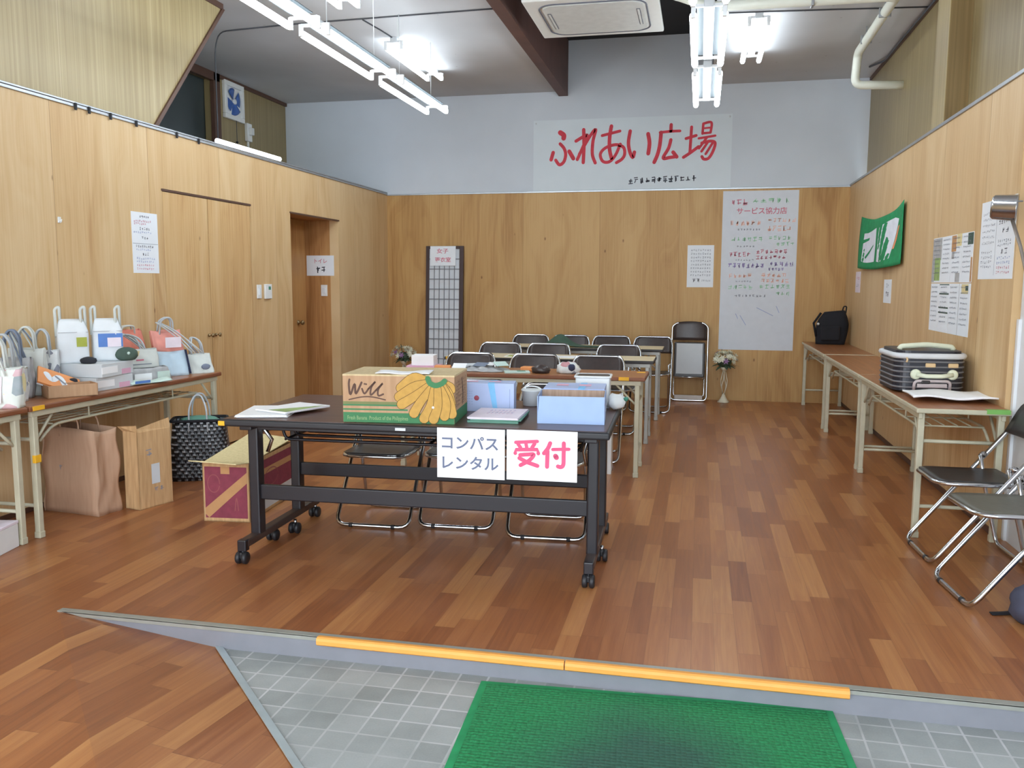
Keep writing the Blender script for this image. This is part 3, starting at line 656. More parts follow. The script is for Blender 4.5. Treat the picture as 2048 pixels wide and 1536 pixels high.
b = MB(); b.box(-.05, .0, -q-.002, -q+.004, .674, .688, 'alu', .001); b.build('maker_plate', t)
b = MB(); b.box(-h-.002, -h+.03, -q-.003, -q+.004, .668, .690, 'yellow_tape', .001); s = b.build('tape', t); s['label'] = 'orange tape'
for sx in (-1, 1):
    b = MB(); b.tube([(sx*(h-.085)+(-sx)*.03, -.25, .63), (sx*(h-.085)-sx*.05, -.20, .56), (sx*(h-.085)-sx*.035, -.22, .50)], .010, 'steel', 8); b.build('release_lever', t)

FT = t.matrix_basis.copy() if False else Matrix.Translation((-1.285, 4.035, 0)) @ Matrix.Rotation(.030, 4, 'Z')
def ft(x, y, z=.70): v = FT @ Vector((x+1.285, y-4.035, z)); return (v.x, v.y, v.z)

# ================================================================== folding chairs
def make_chair(seatm, backm, label, group):
    t = thing('folding_chair', label, 'chair', (0, 0, 0), 0, group)
    wx = .205
    # front frame: U on the floor, runs up and back, arches over the backrest
    b = MB()
    def fp(s_): return (s_*wx, -.20+.43*0, 0)
    pts = [(-wx, .265, .60), (-wx, -.195, .014), (wx, -.195, .014), (wx, .265, .60)]
    top = [(wx, .265, .60), (wx, .315, .695), (wx-.055, .335, .762), (0, .338, .772), (-wx+.055, .335, .762), (-wx, .315, .695)]
    loop = rounded([(-wx, .265, .60), (-wx, -.195, .014), (wx, -.195, .014), (wx, .265, .60)], .055, 4)
    b.tube(loop, .0115, 'chrome', 10, cap=False)
    b.tube(rounded([(wx, .265, .60), (wx, .312, .69), (wx-.03, .336, .758), (-wx+.03, .336, .758), (-wx, .312, .69), (-wx, .265, .60)], .07, 5), .0115, 'chrome', 10, cap=False)
    b.build('front_frame', t)
    b = MB(); r = .178
    b.tube(rounded([(-r, .13, .475), (-r, .165, .30), (-r, .235, .012), (r, .235, .012), (r, .165, .30), (r, .13, .475)], .05, 4), .010, 'chrome', 10); b.build('rear_frame', t)
    for s in (-1, 1):
        b = MB(); b.tube([(s*.178, .13, .475), (s*wx, .165, .475)], .008, 'steel', 6); b.lathe([(.016, -.006), (.016, .006)], 'steel', 10, mat=Matrix.Translation((s*.19, .15, .475)) @ Matrix.Rotation(PI/2, 4, 'Y')); b.build('hinge', t)
    b = MB(); b.grid(lambda u, v: (lambda x, y: (x, y+.025, .408-.006*(1-(2*u-1)**2)*(1-(2*v-1)**2)-.004*v))(*( (2*u-1)*(.178-.03*max(0, 1-v*6)**2), -.195+.38*v)), 8, 10, seatm, thick=.022)
    b.build('seat', t)
    b = MB(); e = .183
    b.tube([(x, y+.025, .395) for x, y in [( -e, .18), (-e, -.13), (-e+.02, -.180), (-e+.06, -.205), (e-.06, -.205), (e-.02, -.180), (e, -.13), (e, .18)]], .010, 'chrome', 8); b.build('seat_rim', t)
    b = MB()
    def bk(u, v):
        s_ = 2*u-1; hw = .195-.035*max(0, (v-.70)/.30)**2; z = .585+.175*v-.012*s_*s_*(v-.2)
        return (s_*hw, .258+.082*v-.018*(1-s_*s_)*.0+.022*(1-s_*s_), z)
    b.grid(bk, 10, 6, backm, thick=.020); b.build('backrest', t)
    for s in (-1, 1):
        b = MB(); b.tube([(s*.13, -.195, .014), (s*.11, -.195, .014)], .0130, 'black_rubber', 8); b.build('foot_cap', t)
    return t
GR = 'chairs tucked behind the reception table'; GS = 'chairs in rows behind the desks'; GW = 'chairs beside the suitcase table'
c0 = make_chair('seat', 'seat_brown', 'black folding chair behind the printed fruit carton and reception table', GR)
c0.location = (-1.725, 4.46, 0); c0.rotation_euler = (0, 0, .04)
dup(c0, (-1.28, 4.54, 0), .05, 'black folding chair in the middle behind the reception table', GR)
dup(c0, (-.765, 4.45, 0), .06, 'black folding chair behind the open blue tray on the reception table', GR)
for i, x in enumerate((-1.815, -1.30, -.77)):
    dup(c0, (x, 6.42, 0), (.03, -.04, .02)[i], 'black folding chair behind the brown first-row desk, ' + ('first from the paper screen', 'second from the paper screen', 'third from the paper screen')[i], GS)
for i, x in enumerate((-1.865, -1.385, -.74)):
    dup(c0, (x, 7.66, 0), (.0, .03, -.03)[i], 'black folding chair between the middle and last desks, ' + ('first from the paper screen', 'second from the paper screen', 'third from the paper screen')[i], GS)
for i, x in enumerate((-1.835, -1.385, -.937, -.487)):
    dup(c0, (x, 9.02, 0), (.0, .0, .0, .0)[i], 'black folding chair behind the last desk, ' + ('first from the paper screen', 'second from the paper screen', 'third from the paper screen', 'beside the upright folded chair')[i], GS)
c1 = make_chair('seat_grey', 'seat', 'grey-seated folding chair in front, facing the aisle', GW); c1['label'] = 'grey-seated folding chair with its back to the white wall'
c1.location = (1.295, 3.93, 0); c1.rotation_euler = (0, 0, -PI/2+.10)
c2 = make_chair('seat', 'seat', 'black-seated folding chair at the end of the suitcase table', GW)
c2.location = (1.295, 4.50, 0); c2.rotation_euler = (0, 0, -PI/2+.06)
# folded chair standing against the back wall
t = thing('folded_chair', 'folded black chair standing upright against the back wall with a note', 'chair', (-.105, 9.83, 0), .02)
t.rotation_euler = (-.13, 0, .0)
b = MB(); b.tube(rounded([(-.20, 0, .80), (-.20, 0, .014), (.20, 0, .014), (.20, 0, .80)], .05), .0115, 'chrome', 10, cap=False)
b.tube(rounded([(.20, 0, .80), (.20, .0, .85), (.15, 0, .897), (-.15, 0, .897), (-.20, 0, .85), (-.20, 0, .80)], .06), .0115, 'chrome', 10, cap=False); b.build('front_frame', t)
b = MB(); b.tube(rounded([(-.17, .025, .55), (-.17, .025, .05), (.17, .025, .05), (.17, .025, .55)], .05), .010, 'chrome', 10); b.build('rear_frame', t)
b = MB(); b.grid(lambda u, v: ((2*u-1)*(.185-.03*max(0, v-.7)/.3), -.004-.022*(1-(2*u-1)**2), .70+.20*v+.012*(1-(2*u-1)**2)*v), 10, 6, 'seat_brown', thick=.02); b.build('backrest', t)
b = MB(); b.box(-.172, .172, -.022, .0, .275, .675, 'seat', .012, seg=3); b.build('seat', t)
b = MB(); b.tube([(-.172, -.012, .275), (.172, -.012, .275)], .010, 'chrome', 8); b.tube([(-.172, -.012, .665), (.172, -.012, .665)], .009, 'chrome', 8); b.build('seat_rim', t)
b = MB(); b.box(-.16, .16, -.012, .006, .02, .075, 'steel_dull', .006); b.build('kick_plate', t)
mwc = Matrix.Translation((-.105, 9.83, 0)) @ Matrix.Rotation(-.13, 4, 'X')
b = MB(); b.box(-.145, .145, 0, .345, 0, .0015, 'paper_grey'); nt = b.build('paper_note', mw=mwc @ frame((0, -.0225, .315), (1, 0, 0), (0, 0, 1)))
tag(nt, 'white note taped to the seat of the folded chair', 'paper')
b = MB(); b.scribble(-.09, .07, .19, .035, 6, 'navy_ink', 3); b.scribble(-.02, .03, .13, .02, 2, 'grey_ink', 5); flat(b.build('lettering', nt, fix=False))

# ================================================================== wall sheets
def sheet(name, mw, w_, h_, mat, label, cat, group=None, wavy=0, seed=0):
    b = MB()
    if wavy:
        R = random.Random(seed); p1, p2 = R.uniform(0, 6), R.uniform(0, 6)
        b.grid(lambda u, v: (w_*(u-.5), h_*(v-.5), .002+wavy*(.5+.5*math.sin(5*u+3*v+p1)*math.cos(4*v+p2))), 10, 10, mat, thick=.0008)
    else: b.box(-w_/2, w_/2, -h_/2, h_/2, 0, .0016, mat)
    return tag(b.build(name, mw=mw), label, cat, group)
Z1 = .0022
# banner with brush lettering
BW, BH = 2.25, .81
bn = sheet('banner', on_back(-.835, 2.805, YB+.005), BW, BH, 'banner', 'long white banner with red brush lettering above the plywood', 'banner')
def bmap(x, y):
    f = (x-34)/1938; tp = 97+(58-97)*f; bt = 795+(770-795)*f
    return (BW*(f-.5), BH*(.5-(y-tp)/(bt-tp)))
S_ = [
 # fu
 ([(305, 215), (340, 240), (340, 270)], 48), ([(305, 325), (345, 370), (362, 430), (345, 500), (300, 530), (262, 485)], 32), ([(235, 410), (215, 480)], 36), ([(398, 400), (440, 470)], 40),
 # re
 ([(540, 190), (545, 350), (540, 510)], 34), ([(465, 300), (545, 255), (575, 262), (480, 480)], 32), ([(500, 430), (600, 260), (660, 190), (635, 300), (630, 430), (660, 515)], 32),
 # a
 ([(725, 250), (800, 232), (900, 208)], 28), ([(815, 160), (800, 260), (800, 380), (820, 470)], 36), ([(905, 335), (860, 440), (800, 505), (735, 500), (710, 430), (760, 370), (860, 340), (935, 365), (950, 430), (925, 480), (870, 515)], 30),
 # i
 ([(1000, 210), (985, 320), (1000, 410), (1030, 465), (1045, 415)], 34), ([(1175, 240), (1190, 330), (1180, 430)], 38),
 # hiro
 ([(1395, 155), (1393, 215)], 32), ([(1290, 228), (1400, 218), (1480, 216)], 26), ([(1300, 228), (1290, 350), (1270, 440), (1240, 515)], 36), ([(1395, 300), (1375, 380), (1325, 475), (1390, 470), (1450, 462)], 32), ([(1420, 420), (1455, 465)], 36),
 # ba
 ([(1590, 180), (1585, 300), (1580, 420)], 28), ([(1540, 290), (1635, 262)], 28), ([(1520, 470), (1580, 430), (1660, 370)], 30), ([(1700, 150), (1695, 245)], 24), ([(1700, 150), (1775, 140), (1770, 235)], 24), ([(1700, 195), (1770, 188)], 18), ([(1700, 242), (1770, 236)], 22), ([(1660, 290), (1740, 278), (1815, 266)], 22),
 ([(1735, 285), (1690, 350), (1665, 385)], 24), ([(1690, 335), (1770, 318), (1815, 335), (1800, 410), (1760, 480), (1715, 490), (1695, 465)], 28), ([(1745, 330), (1690, 415)], 24), ([(1790, 340), (1730, 440)], 24)]
b = MB(); sc = BW/1938
for i, (p, wd) in enumerate(S_): b.stroke([bmap(*q) for q in p], wd*sc, 'red_ink', Z1+i*.0001)
flat(b.build('lettering', bn, fix=False))
b = MB(); x0, y0 = bmap(985, 695); x1, y1 = bmap(1655, 672); b.scribble(x0, x1, y0, .075, 12, 'black_ink', 12, Z1, .010, (y1-y0)/(x1-x0)); flat(b.build('small_lettering', bn, fix=False))
for x, y in ((-BW/2+.03, BH/2-.03), (BW/2-.03, BH/2-.03)):
    b = MB(); b.lathe([(.012, .001), (.010, .004)], 'paper_grey', 10, (x, y, 0)); b.build('pin', bn)
# tall list poster
pw, ph = .815, 1.78
ps = sheet('list_poster', on_back(.622, 1.475, YB), pw, ph, 'poster', 'tall paper list with red, green and orange marker writing', 'poster')
def row(b, x0, x1, y, h_, n, m, sd): b.scribble((x0-.5)*pw, (x1-.5)*pw, (.5-y)*ph, h_, n, m, sd, Z1, h_*.13)
b = MB()
row(b, .09, .34, .07, .07, 3, 'red_soft', 1); row(b, .38, .90, .062, .06, 5, 'green_soft', 2)
b.text('サービス協力店', .078, 'red_soft', .02*pw, (.5-.128)*ph, Z1, .0012)
row(b, .10, .52, .20, .06, 6, 'orange_soft', 3); row(b, .60, .98, .185, .05, 6, 'orange_soft', 4); row(b, .60, .92, .235, .06, 5, 'orange_soft', 5); row(b, .20, .52, .24, .025, 8, 'grey_ink', 6)
row(b, .12, .55, .30, .055, 6, 'green_soft', 7); row(b, .62, .92, .295, .05, 5, 'green_soft', 8); row(b, .72, .97, .33, .05, 4, 'green_soft', 9); row(b, .20, .45, .345, .022, 6, 'grey_ink', 10)
row(b, .10, .40, .395, .055, 5, 'red_soft', 11); row(b, .46, .88, .378, .05, 7, 'red_soft', 12); row(b, .46, .86, .415, .045, 7, 'red_soft', 13); row(b, .18, .44, .43, .02, 7, 'grey_ink', 14)
row(b, .09, .58, .465, .06, 8, 'violet_soft', 15); row(b, .64, .97, .455, .055, 5, 'violet_soft', 16); row(b, .63, .84, .488, .04, 5, 'violet_soft', 17)
row(b, .10, .42, .53, .05, 5, 'orange_soft', 18); row(b, .54, .88, .525, .05, 5, 'orange_soft', 19); row(b, .54, .92, .56, .045, 6, 'orange_soft', 20); row(b, .20, .42, .565, .02, 6, 'grey_ink', 21)
row(b, .10, .44, .60, .05, 5, 'green_soft', 22); row(b, .52, .94, .595, .055, 6, 'green_soft', 23); row(b, .74, .94, .64, .05, 3, 'green_soft', 24); row(b, .19, .62, .655, .03, 9, 'grey_ink', 25)
for i, (x0, y0, x1, y1) in enumerate(((.5, .73, .72, .78), (.28, .78, .36, .84), (.76, .72, .80, .76), (.22, .77, .25, .80))): b.stroke([((x0-.5)*pw, (.5-y0)*ph), ((x1-.5)*pw, (.5-y1)*ph)], .006, 'blue_soft', Z1)
flat(b.build('writing', ps, fix=False))
def notice(mw, w_, h_, label, rows, mat='paper', name='paper_notice', cat='notice', group=None, lines=()):
    s = sheet(name, mw, w_, h_, mat, label, cat, group); b = MB()
    for (x0, x1, y, hh, n, m, sd) in rows: b.scribble((x0-.5)*w_, (x1-.5)*w_, (.5-y)*h_, hh*h_, n, m, sd, Z1)
    for x0, y0, x1, y1 in lines: b.stroke([((x0-.5)*w_, (.5-y0)*h_), ((x1-.5)*w_, (.5-y1)*h_)], .003, 'grey_ink', Z1)
    flat(b.build('lettering', s, fix=False)); return s
notice(on_back(-.013, 1.53, YB), .295, .475, 'white paper notice on the back wall above the folded chair',
       [(.12, .9, .12+.085*i, .05, 9, 'grey_ink', 40+i) for i in range(8)]+[(.2, .5, .84, .10, 2, 'black_ink', 50), (.55, .9, .84, .05, 5, 'grey_ink', 51)])
notice(on_left(5.315, 1.60), .285, .415, 'white notice with small lines on the plywood, above the coral bag', [(.30, .68, .07, .045, 5, 'black_ink', 60), (.08, .75, .145, .04, 10, 'red_soft', 61), (.08, .55, .19, .04, 7, 'red_soft', 62), (.28, .70, .27, .05, 5, 'black_ink', 63),
        (.05, .75, .33, .04, 9, 'blue_soft', 64), (.35, .62, .42, .05, 3, 'black_ink', 65), (.12, .80, .56, .045, 9, 'black_ink', 66), (.12, .70, .61, .04, 8, 'blue_soft', 67), (.35, .62, .69, .055, 3, 'black_ink', 68),
        (.12, .85, .76, .04, 9, 'blue_soft', 69), (.12, .80, .81, .04, 9, 'blue_soft', 70), (.12, .80, .87, .04, 9, 'red_soft', 71), (.12, .80, .93, .04, 9, 'red_soft', 72)], lines=[(.02, .515, .98, .515)])
s = sheet('toilet_sign', on_back(-3.994, 1.51, 8.58), .315, .215, 'paper', 'white sheet with red lettering in the door alcove', 'sign')
b = MB(); b.text('トイレ', .055, 'red_soft', .0, .045, Z1, .0006); b.scribble(-.05, .06, -.045, .075, 2, 'black_ink', 81, Z1, .010); flat(b.build('lettering', s, fix=False))
t = thing('light_switch', 'white light switch below the sheet in the door alcove', 'switch', (-3.953, 8.58, 1.245)); b = MB(); b.box(-.036, .036, -.010, 0, -.06, .06, 'plastic', .003); b.build('cover_plate', t)
b = MB(); b.box(-.016, .016, -.014, -.006, -.03, .03, 'cloth_white', .003); b.build('rocker', t)
t = thing('light_switch', 'plain white switch plate beside the thermostat on the plywood', 'switch', (XL, 6.86, 1.25)); b = MB(); b.box(0, .010, -.036, .036, -.06, .06, 'plastic', .003); b.build('cover_plate', t); b = MB(); b.box(.006, .014, -.016, .016, -.03, .03, 'cloth_white', .003); b.build('rocker', t)
t = thing('thermostat', 'white thermostat with green mark beside the switch plate', 'thermostat', (XL, 7.01, 1.25)); b = MB(); b.box(0, .018, -.06, .06, -.065, .065, 'plastic', .004); b.build('case', t); b = MB(); b.box(.016, .020, -.005, .035, .015, .045, 'led_green', .002); b.build('display', t)
# paper screen leaning by the wall
t = thing('paper_screen', 'narrow paper lattice screen leaning by the back wall', 'screen', (-3.035, 9.93, 0)); t.rotation_euler = (-.05, 0, -.0)
b = MB(); b.box(-.235, -.195, -.016, .016, 0, 1.775, 'shoji_frame', .003); b.box(.185, .235, -.016, .016, 0, 1.775, 'shoji_frame', .003); b.box(-.195, .185, -.016, .016, 1.74, 1.775, 'shoji_frame', .003); b.box(-.195, .185, -.016, .016, 0, .05, 'shoji_frame', .003); b.build('frame', t)
b = MB(); b.box(-.195, .185, .002, .005, .05, 1.74, 'shoji_paper'); b.build('paper', t)
b = MB()
for i in range(1, 6): x = -.195+.38*i/6; b.box(x-.004, x+.004, -.006, .002, .05, 1.74, 'shoji_bar')
for i in range(1, 14): z = .05+1.69*i/14; b.box(-.195, .185, -.007, .001, z-.005, z+.005, 'shoji_bar')
b.build('lattice', t)
s = sheet('paper_sign', Matrix.Translation((-3.035, 9.93, 0)) @ Matrix.Rotation(-.05, 4, 'X') @ frame((-.02, -.0175, 1.655), (1, 0, 0), (0, 0, 1)), .32, .235, 'paper', 'white sheet with red lettering at the top of the paper screen', 'sign')
b = MB(); b.text('女子', .062, 'red_soft', -.005, .055, Z1, .001, 1.2); b.text('更衣室', .062, 'red_soft', 0, -.05, Z1, .001, 1.1); flat(b.build('lettering', s, fix=False))

# ------- sheets on the wall behind the suitcase
b = MB(); tw, th = 1.78, .50
def towel(u, v):
    # pinned at its two upper corners: top edge sags, cloth ripples
    sag = .075*(1-(2*u-1)**2)*(.35+.65*v)
    return (1.80*(u-.5)-.10*(1-v)*(u-.5)*.0, .50*(v-.5)-sag+.01, .006+.028*(.5+.5*math.sin(11*u+2.2*v))*(1-.3*v)+.02*(1-v))
b.grid(towel, 30, 16, 'towel_green', thick=.003)
tw_o = tag(b.build('green_towel', mw=on_right(8.21, 1.735)), 'green and white cloth pinned to the plywood above two small tags', 'cloth')
def tpatch(pts, m, name, dz=.0035):
    b = MB()
    P = [towel(*p) for p in pts]
    # fill as a fan of thin cells that follows the ripples
    us = [p[0] for p in pts]; vs_ = [p[1] for p in pts]
    n = len(pts)//2
    lo = pts[:n]; hi = pts[n:][::-1]
    for i in range(n-1):
        for k in range(6):
            cell = []
            for (a, t0) in ((i, k/6), (i+1, k/6), (i+1, (k+1)/6), (i, (k+1)/6)):
                u = lo[a][0]+(hi[a][0]-lo[a][0])*t0; v = lo[a][1]+(hi[a][1]-lo[a][1])*t0
                q = towel(u, v); cell.append((q[0], q[1], q[2]+dz))
            b.poly(cell, m)
    return flat(b.build(name, tw_o, fix=False))
tpatch([(.13, .15), (.20, .13), (.27, .13), (.34, .14), (.40, .15), (.43, .82), (.36, .80), (.27, .76), (.20, .72), (.12, .70)], 'towel_white', 'white_print')
tpatch([(.47, .15), (.55, .13), (.63, .13), (.72, .14), (.80, .15), (.90, .78), (.82, .85), (.70, .86), (.60, .84), (.52, .80)], 'towel_white', 'white_print')
tpatch([(.12, .50), (.18, .54), (.24, .58), (.25, .63), (.18, .60), (.11, .57)], 'towel_green', 'green_print', .005)
tpatch([(.22, .20), (.28, .32), (.35, .46), (.36, .50), (.28, .38), (.20, .24)], 'towel_green', 'green_print', .005)
tpatch([(.62, .16), (.66, .34), (.70, .46), (.72, .45), (.69, .32), (.66, .16)], 'towel_green', 'green_print', .005)
tpatch([(.83, .30), (.86, .45), (.90, .66), (.93, .66), (.89, .44), (.86, .30)], 'orange_line', 'orange_print', .005)
notice(on_right(9.29, 1.355), .27, .21, 'small paper tag under the corner of the green cloth, by the back wall', [(.2, .8, .3, .18, 2, 'red_soft', 90), (.2, .8, .65, .22, 2, 'grey_ink', 91)], 'pinkpaper', 'paper_tag', 'tag')
notice(on_right(7.86, 1.275), .30, .20, 'small paper tag hanging under the middle of the green cloth', [(.3, .7, .25, .2, 2, 'grey_ink', 92), (.3, .7, .65, .3, 2, 'black_ink', 93)], 'paper', 'paper_tag', 'tag')
# block of eight photo sheets
def pinned(y0, y1, za, zb, label, deco):
    w_ = y0-y1; h_ = zb-za; s = sheet('photo_sheet', on_right((y0+y1)/2, (za+zb)/2), w_-.004, h_-.004, 'paper', label, 'sheet', 'sheets pinned in a block of eight')
    b = MB()
    for k, (x0, x1, y0_, y1_, m) in enumerate(deco): b.poly([((x0-.5)*w_, (.5-y1_)*h_, Z1+k*.0002), ((x1-.5)*w_, (.5-y1_)*h_, Z1+k*.0002), ((x1-.5)*w_, (.5-y0_)*h_, Z1+k*.0002), ((x0-.5)*w_, (.5-y0_)*h_, Z1+k*.0002)], m)
    for i in range(8): b.scribble(-.36*w_, .30*w_, (.42-.1*i)*h_, .025*h_+.004, 9, 'grey_ink', int(y0*100)+i, Z1+.0012, .0018)
    flat(b.build('print', s, fix=False)); return s
YY = [6.44, 6.215, 5.99, 5.765, 5.54]
up = ['grey photo sheet, upper row, the end nearer the back wall', 'plain white sheet, upper row, beside the grey photo sheet', 'sheet with brown photo corners, upper row', 'sheet with a dark green photo corner, upper row']
dn = ['plain sheet, lower row, under the grey photo sheet', 'sheet with green ruled bands, lower row', 'plain lined sheet, lower row, beside the ruled one', 'sheet with a lime photo corner, lower row']
dU = [[(.02, .98, .02, .5, 'bag_grey'), (.3, .9, .45, .95, 'magazine'), (.0, .3, .5, .98, 'bag_grey')], [], [(.0, .45, .02, .35, 'tan_ink'), (.5, .95, .0, .25, 'card_pale'), (.05, .3, .35, .5, 'bag_grey'), (.5, .9, .80, .98, 'bag_grey')], [(.5, .98, .02, .25, 'dk_green'), (.85, .98, .5, .98, 'tan_ink')]]
dD = [[], [(.0, 1, .02, .04, 'dk_green'), (.0, 1, .20, .23, 'dk_green'), (.0, 1, .48, .51, 'dk_green'), (.0, 1, .58, .61, 'dk_green')], [(.98, 1, 0, 1, 'bag_grey')], [(.2, .8, .02, .2, 'card_pale'), (.55, .8, .05, .14, 'dk_green')]]
for i in range(4): pinned(YY[i], YY[i+1], 1.345, 1.648, up[i], dU[i])
for i in range(4): pinned(YY[i], YY[i+1], 1.020, 1.343, dn[i], dD[i])
notice(on_right(5.143, 1.58), .56, .43, 'white notice with two columns behind the hanging dipper', [(.06, .44, .16+.075*i, .035, 8, 'grey_ink', 110+i) for i in range(6)]+[(.06, .40, .66+.06*i, .04, 6, 'grey_ink', 120+i) for i in range(4)]+[(.54, .92, .30, .05, 6, 'black_ink', 130), (.64, .84, .40, .07, 2, 'black_ink', 131), (.54, .92, .53, .04, 7, 'grey_ink', 132), (.54, .92, .58, .04, 7, 'grey_ink', 133), (.64, .84, .66, .07, 2, 'black_ink', 134), (.54, .92, .74, .04, 7, 'blue_soft', 135), (.54, .92, .80, .04, 7, 'blue_soft', 136), (.54, .92, .86, .04, 7, 'red_soft', 137), (.54, .92, .92, .04, 7, 'red_soft', 138)], lines=[(.48, .10, .48, .95)])
# steel dipper hanging from a hook
t = thing('steel_dipper', 'stainless dipper with long handle hanging in front of the white notice', 'dipper', (1.475, 4.79, 1.72))
mx = Matrix.Rotation(-.35, 4, 'Z') @ Matrix.Rotation(PI/2+.08, 4, 'Y')
b = MB(); b.lathe([(.002, -.055), (.050, -.055), (.060, -.045), (.066, .055), (.068, .058), (.063, .056), (.057, -.042), (.002, -.048)], 'steel', 24, mat=mx); b.build('cup', t)
b = MB(); b.tube([(.03, -.03, -.055), (.05, -.12, -.20), (.065, -.24, -.40), (.066, -.26, -.44)], [.009, .008, .009, .009], 'steel_dull', 8); b.build('handle', t)
b = MB(); b.tube([(.085, .0, .03), (.05, .0, .03), (.045, 0, .06)], .004, 'alu', 6); b.build('hook', t)

# ================================================================== on the reception table
# printed fruit carton
cw, cd, ch = .515, .345, .218
t = thing('fruit_carton', 'printed cardboard fruit carton with yellow bananas on the reception table', 'carton', (-1.340, 3.795, .7012), .105)
b = MB(); b.box(-cw/2, cw/2, -cd/2, cd/2, 0, ch-.004, 'card'); b.build('body', t)
b = MB(); b.box(-cw/2-.001, cw/2+.001, -cd/2-.001, cd/2+.001, ch-.005, ch-.001, 'card_top'); b.box(-cw/2, cw/2, -cd/2, -.012, ch-.002, ch+.002, 'card_top'); b.box(-cw/2, cw/2, -.006, cd/2, ch-.002, ch+.002, 'card_top'); b.build('lid_flaps', t)
fr = frame((0, -cd/2, ch/2), (1, 0, 0), (0, 0, 1))
def cm(x, y):
    f = (x-125)/1600; tp = 190+45*f; bt = 880+27*f
    return (cw*(f-.5), ch*(.5-(y-tp)/(bt-tp)))
b = MB()
def quad(m, x0, x1, y0, y1, z): b.poly([(*cm(x0, y1), z), (*cm(x1, y1+(x1-x0)*.02), z), (*cm(x1, y0+(x1-x0)*.02), z), (*cm(x0, y0), z)], m)
quad('green_print', 127, 1722, 735, 878, .0006); quad('green_stripe', 127, 1060, 578, 640, .0006); quad('green_print', 127, 1060, 618, 640, .0009); quad('green_print', 127, 1060, 680, 702, .0006)
flat(b.build('green_bands', t, mw=fr, fix=False))
b = MB(); k_ = cw/1600
for p, wd in (([(225, 265), (215, 340), (235, 480), (300, 330), (315, 470), (400, 310)], 30), ([(405, 400), (440, 470), (500, 400)], 26), ([(440, 330), (470, 335)], 22), ([(500, 400), (600, 300), (540, 380), (530, 490), (610, 420)], 26), ([(610, 420), (705, 325), (640, 410), (640, 500), (710, 480)], 26), ([(215, 555), (400, 518), (560, 520), (740, 562)], 18)):
    b.stroke([cm(*q) for q in p], wd*k_, 'ink_brown', .0008)
flat(b.build('lettering', t, mw=fr, fix=False))
b = MB(); x, y = cm(640, 825); b.text('Fresh Banana  Product of the Philippines', .0255, 'pale_ink', x-.005, y, .0012, .0003, .68); flat(b.build('small_lettering', t, mw=fr, fix=False))
b = MB(); bans = [[(1330, 290), (1150, 245), (965, 395)], [(1600, 320), (1690, 370), (1700, 440)], [(1340, 330), (1150, 375), (940, 520)], [(1585, 350), (1670, 470), (1705, 620)], [(1360, 370), (1180, 500), (975, 625)], [(1560, 370), (1650, 560), (1690, 760)], [(1400, 400), (1240, 600), (1150, 750)], [(1530, 400), (1610, 600), (1585, 790)], [(1440, 410), (1390, 640), (1295, 825)], [(1490, 410), (1490, 650), (1430, 835)]]
for i, p in enumerate(bans):
    z = .0016+i*.0004; q = [cm(*a) for a in p]; wv = 158 if i not in (1, 3) else 84
    b.stroke(q, wv*.62*k_+.0045, 'ink_olive', z, True, wv*k_*.86+.0045); b.stroke(q, wv*.62*k_, 'banana', z+.0002, True, wv*k_*.86)
b.stroke([cm(*a) for a in ((1352, 262), (1385, 330), (1465, 362), (1550, 335), (1590, 300))], 75*k_, 'green_print', .0062)
b.lathe([(.006, .0063), (.005, .007)], 'paper', 10, (*cm(1425, 670), 0)); flat(b.build('banana_print', t, mw=fr, fix=False))
fs = frame((cw/2, 0, ch/2), (0, 1, 0), (0, 0, 1))
b = MB(); b.poly([(-cd/2, -ch/2, .0006), (cd/2, -ch/2, .0006), (cd/2, -ch/2+.055, .0006), (-cd/2, -ch/2+.055, .0006)], 'green_print')
for i in range(7): b.scribble(-.14, .13, .075-.018*i, .016, 9, 'ink_brown', 200+i, .0012)
b.stroke([(.02, .08), (.05, .0), (.04, -.04)], .012, 'ink_brown', .0014); flat(b.build('side_print', t, mw=fs, fix=False))
t = thing('folded_paper', 'white folded paper lying on top of the fruit carton', 'paper', (-1.31, 3.68, .9235), .10)
b = MB(); b.grid(lambda u, v: (.25*(u-.5), .10*(v-.5), .004+.012*v*abs(u-.4)+.002*math.sin(9*u)), 12, 5, 'paper_bright', thick=.003); b.build('sheet', t)
def blue_box(label, loc, rz, w_, d_, h_, stamp=True):
    t = thing('blue_box', label, 'box', loc, rz, 'light blue boxes on the reception table'); b = MB(); b.box(-w_/2, w_/2, -d_/2, d_/2, 0, h_, 'pale_blue2', .0015); b.build('body', t)
    b = MB(); x = w_*.10
    b.prism([(x-.010, -d_/2-.0012, h_), (x+.022, -d_/2-.0012, h_), (x+.040, -d_/2-.0012, 0), (x+.018, -d_/2-.0012, 0)], (0, .001, 0), 'sky_blue')
    b.prism([(x-.010, -d_/2-.001, h_), (x+.022, -d_/2-.001, h_), (x+.022, d_/2, h_), (x-.010, d_/2, h_)], (0, 0, .0012), 'sky_blue'); b.build('stripe', t)
    b = MB(); fr2 = frame((0, -d_/2, h_/2), (1, 0, 0), (0, 0, 1))
    for i in range(6): b.scribble(-w_*.40, -w_*.18, h_*(.22-.09*i), .006, 6, 'blue_soft', 300+i, .001, .001)
    b.stroke([(w_*.43, h_*.3), (w_*.43, -h_*.35)], .003, 'blue_soft', .001); flat(b.build('print', t, mw=fr2, fix=False))
    b = MB(); 
    for x in (-.22, .16): b.poly([(w_*(x-.10), -d_*.1, h_+.0016), (w_*(x+.10), -d_*.1, h_+.0016), (w_*(x+.10), d_*.22, h_+.0016), (w_*(x-.10), d_*.22, h_+.0016)], 'pinkish')
    b.build('top_print', t)
    if stamp: b = MB(); b.lathe([(.013, 0), (.012, .0012)], 'redstamp', 14, mat=fr2 @ Matrix.Translation((-w_*.12, -h_*.02, 0))); b.build('red_stamp', t)
    return t
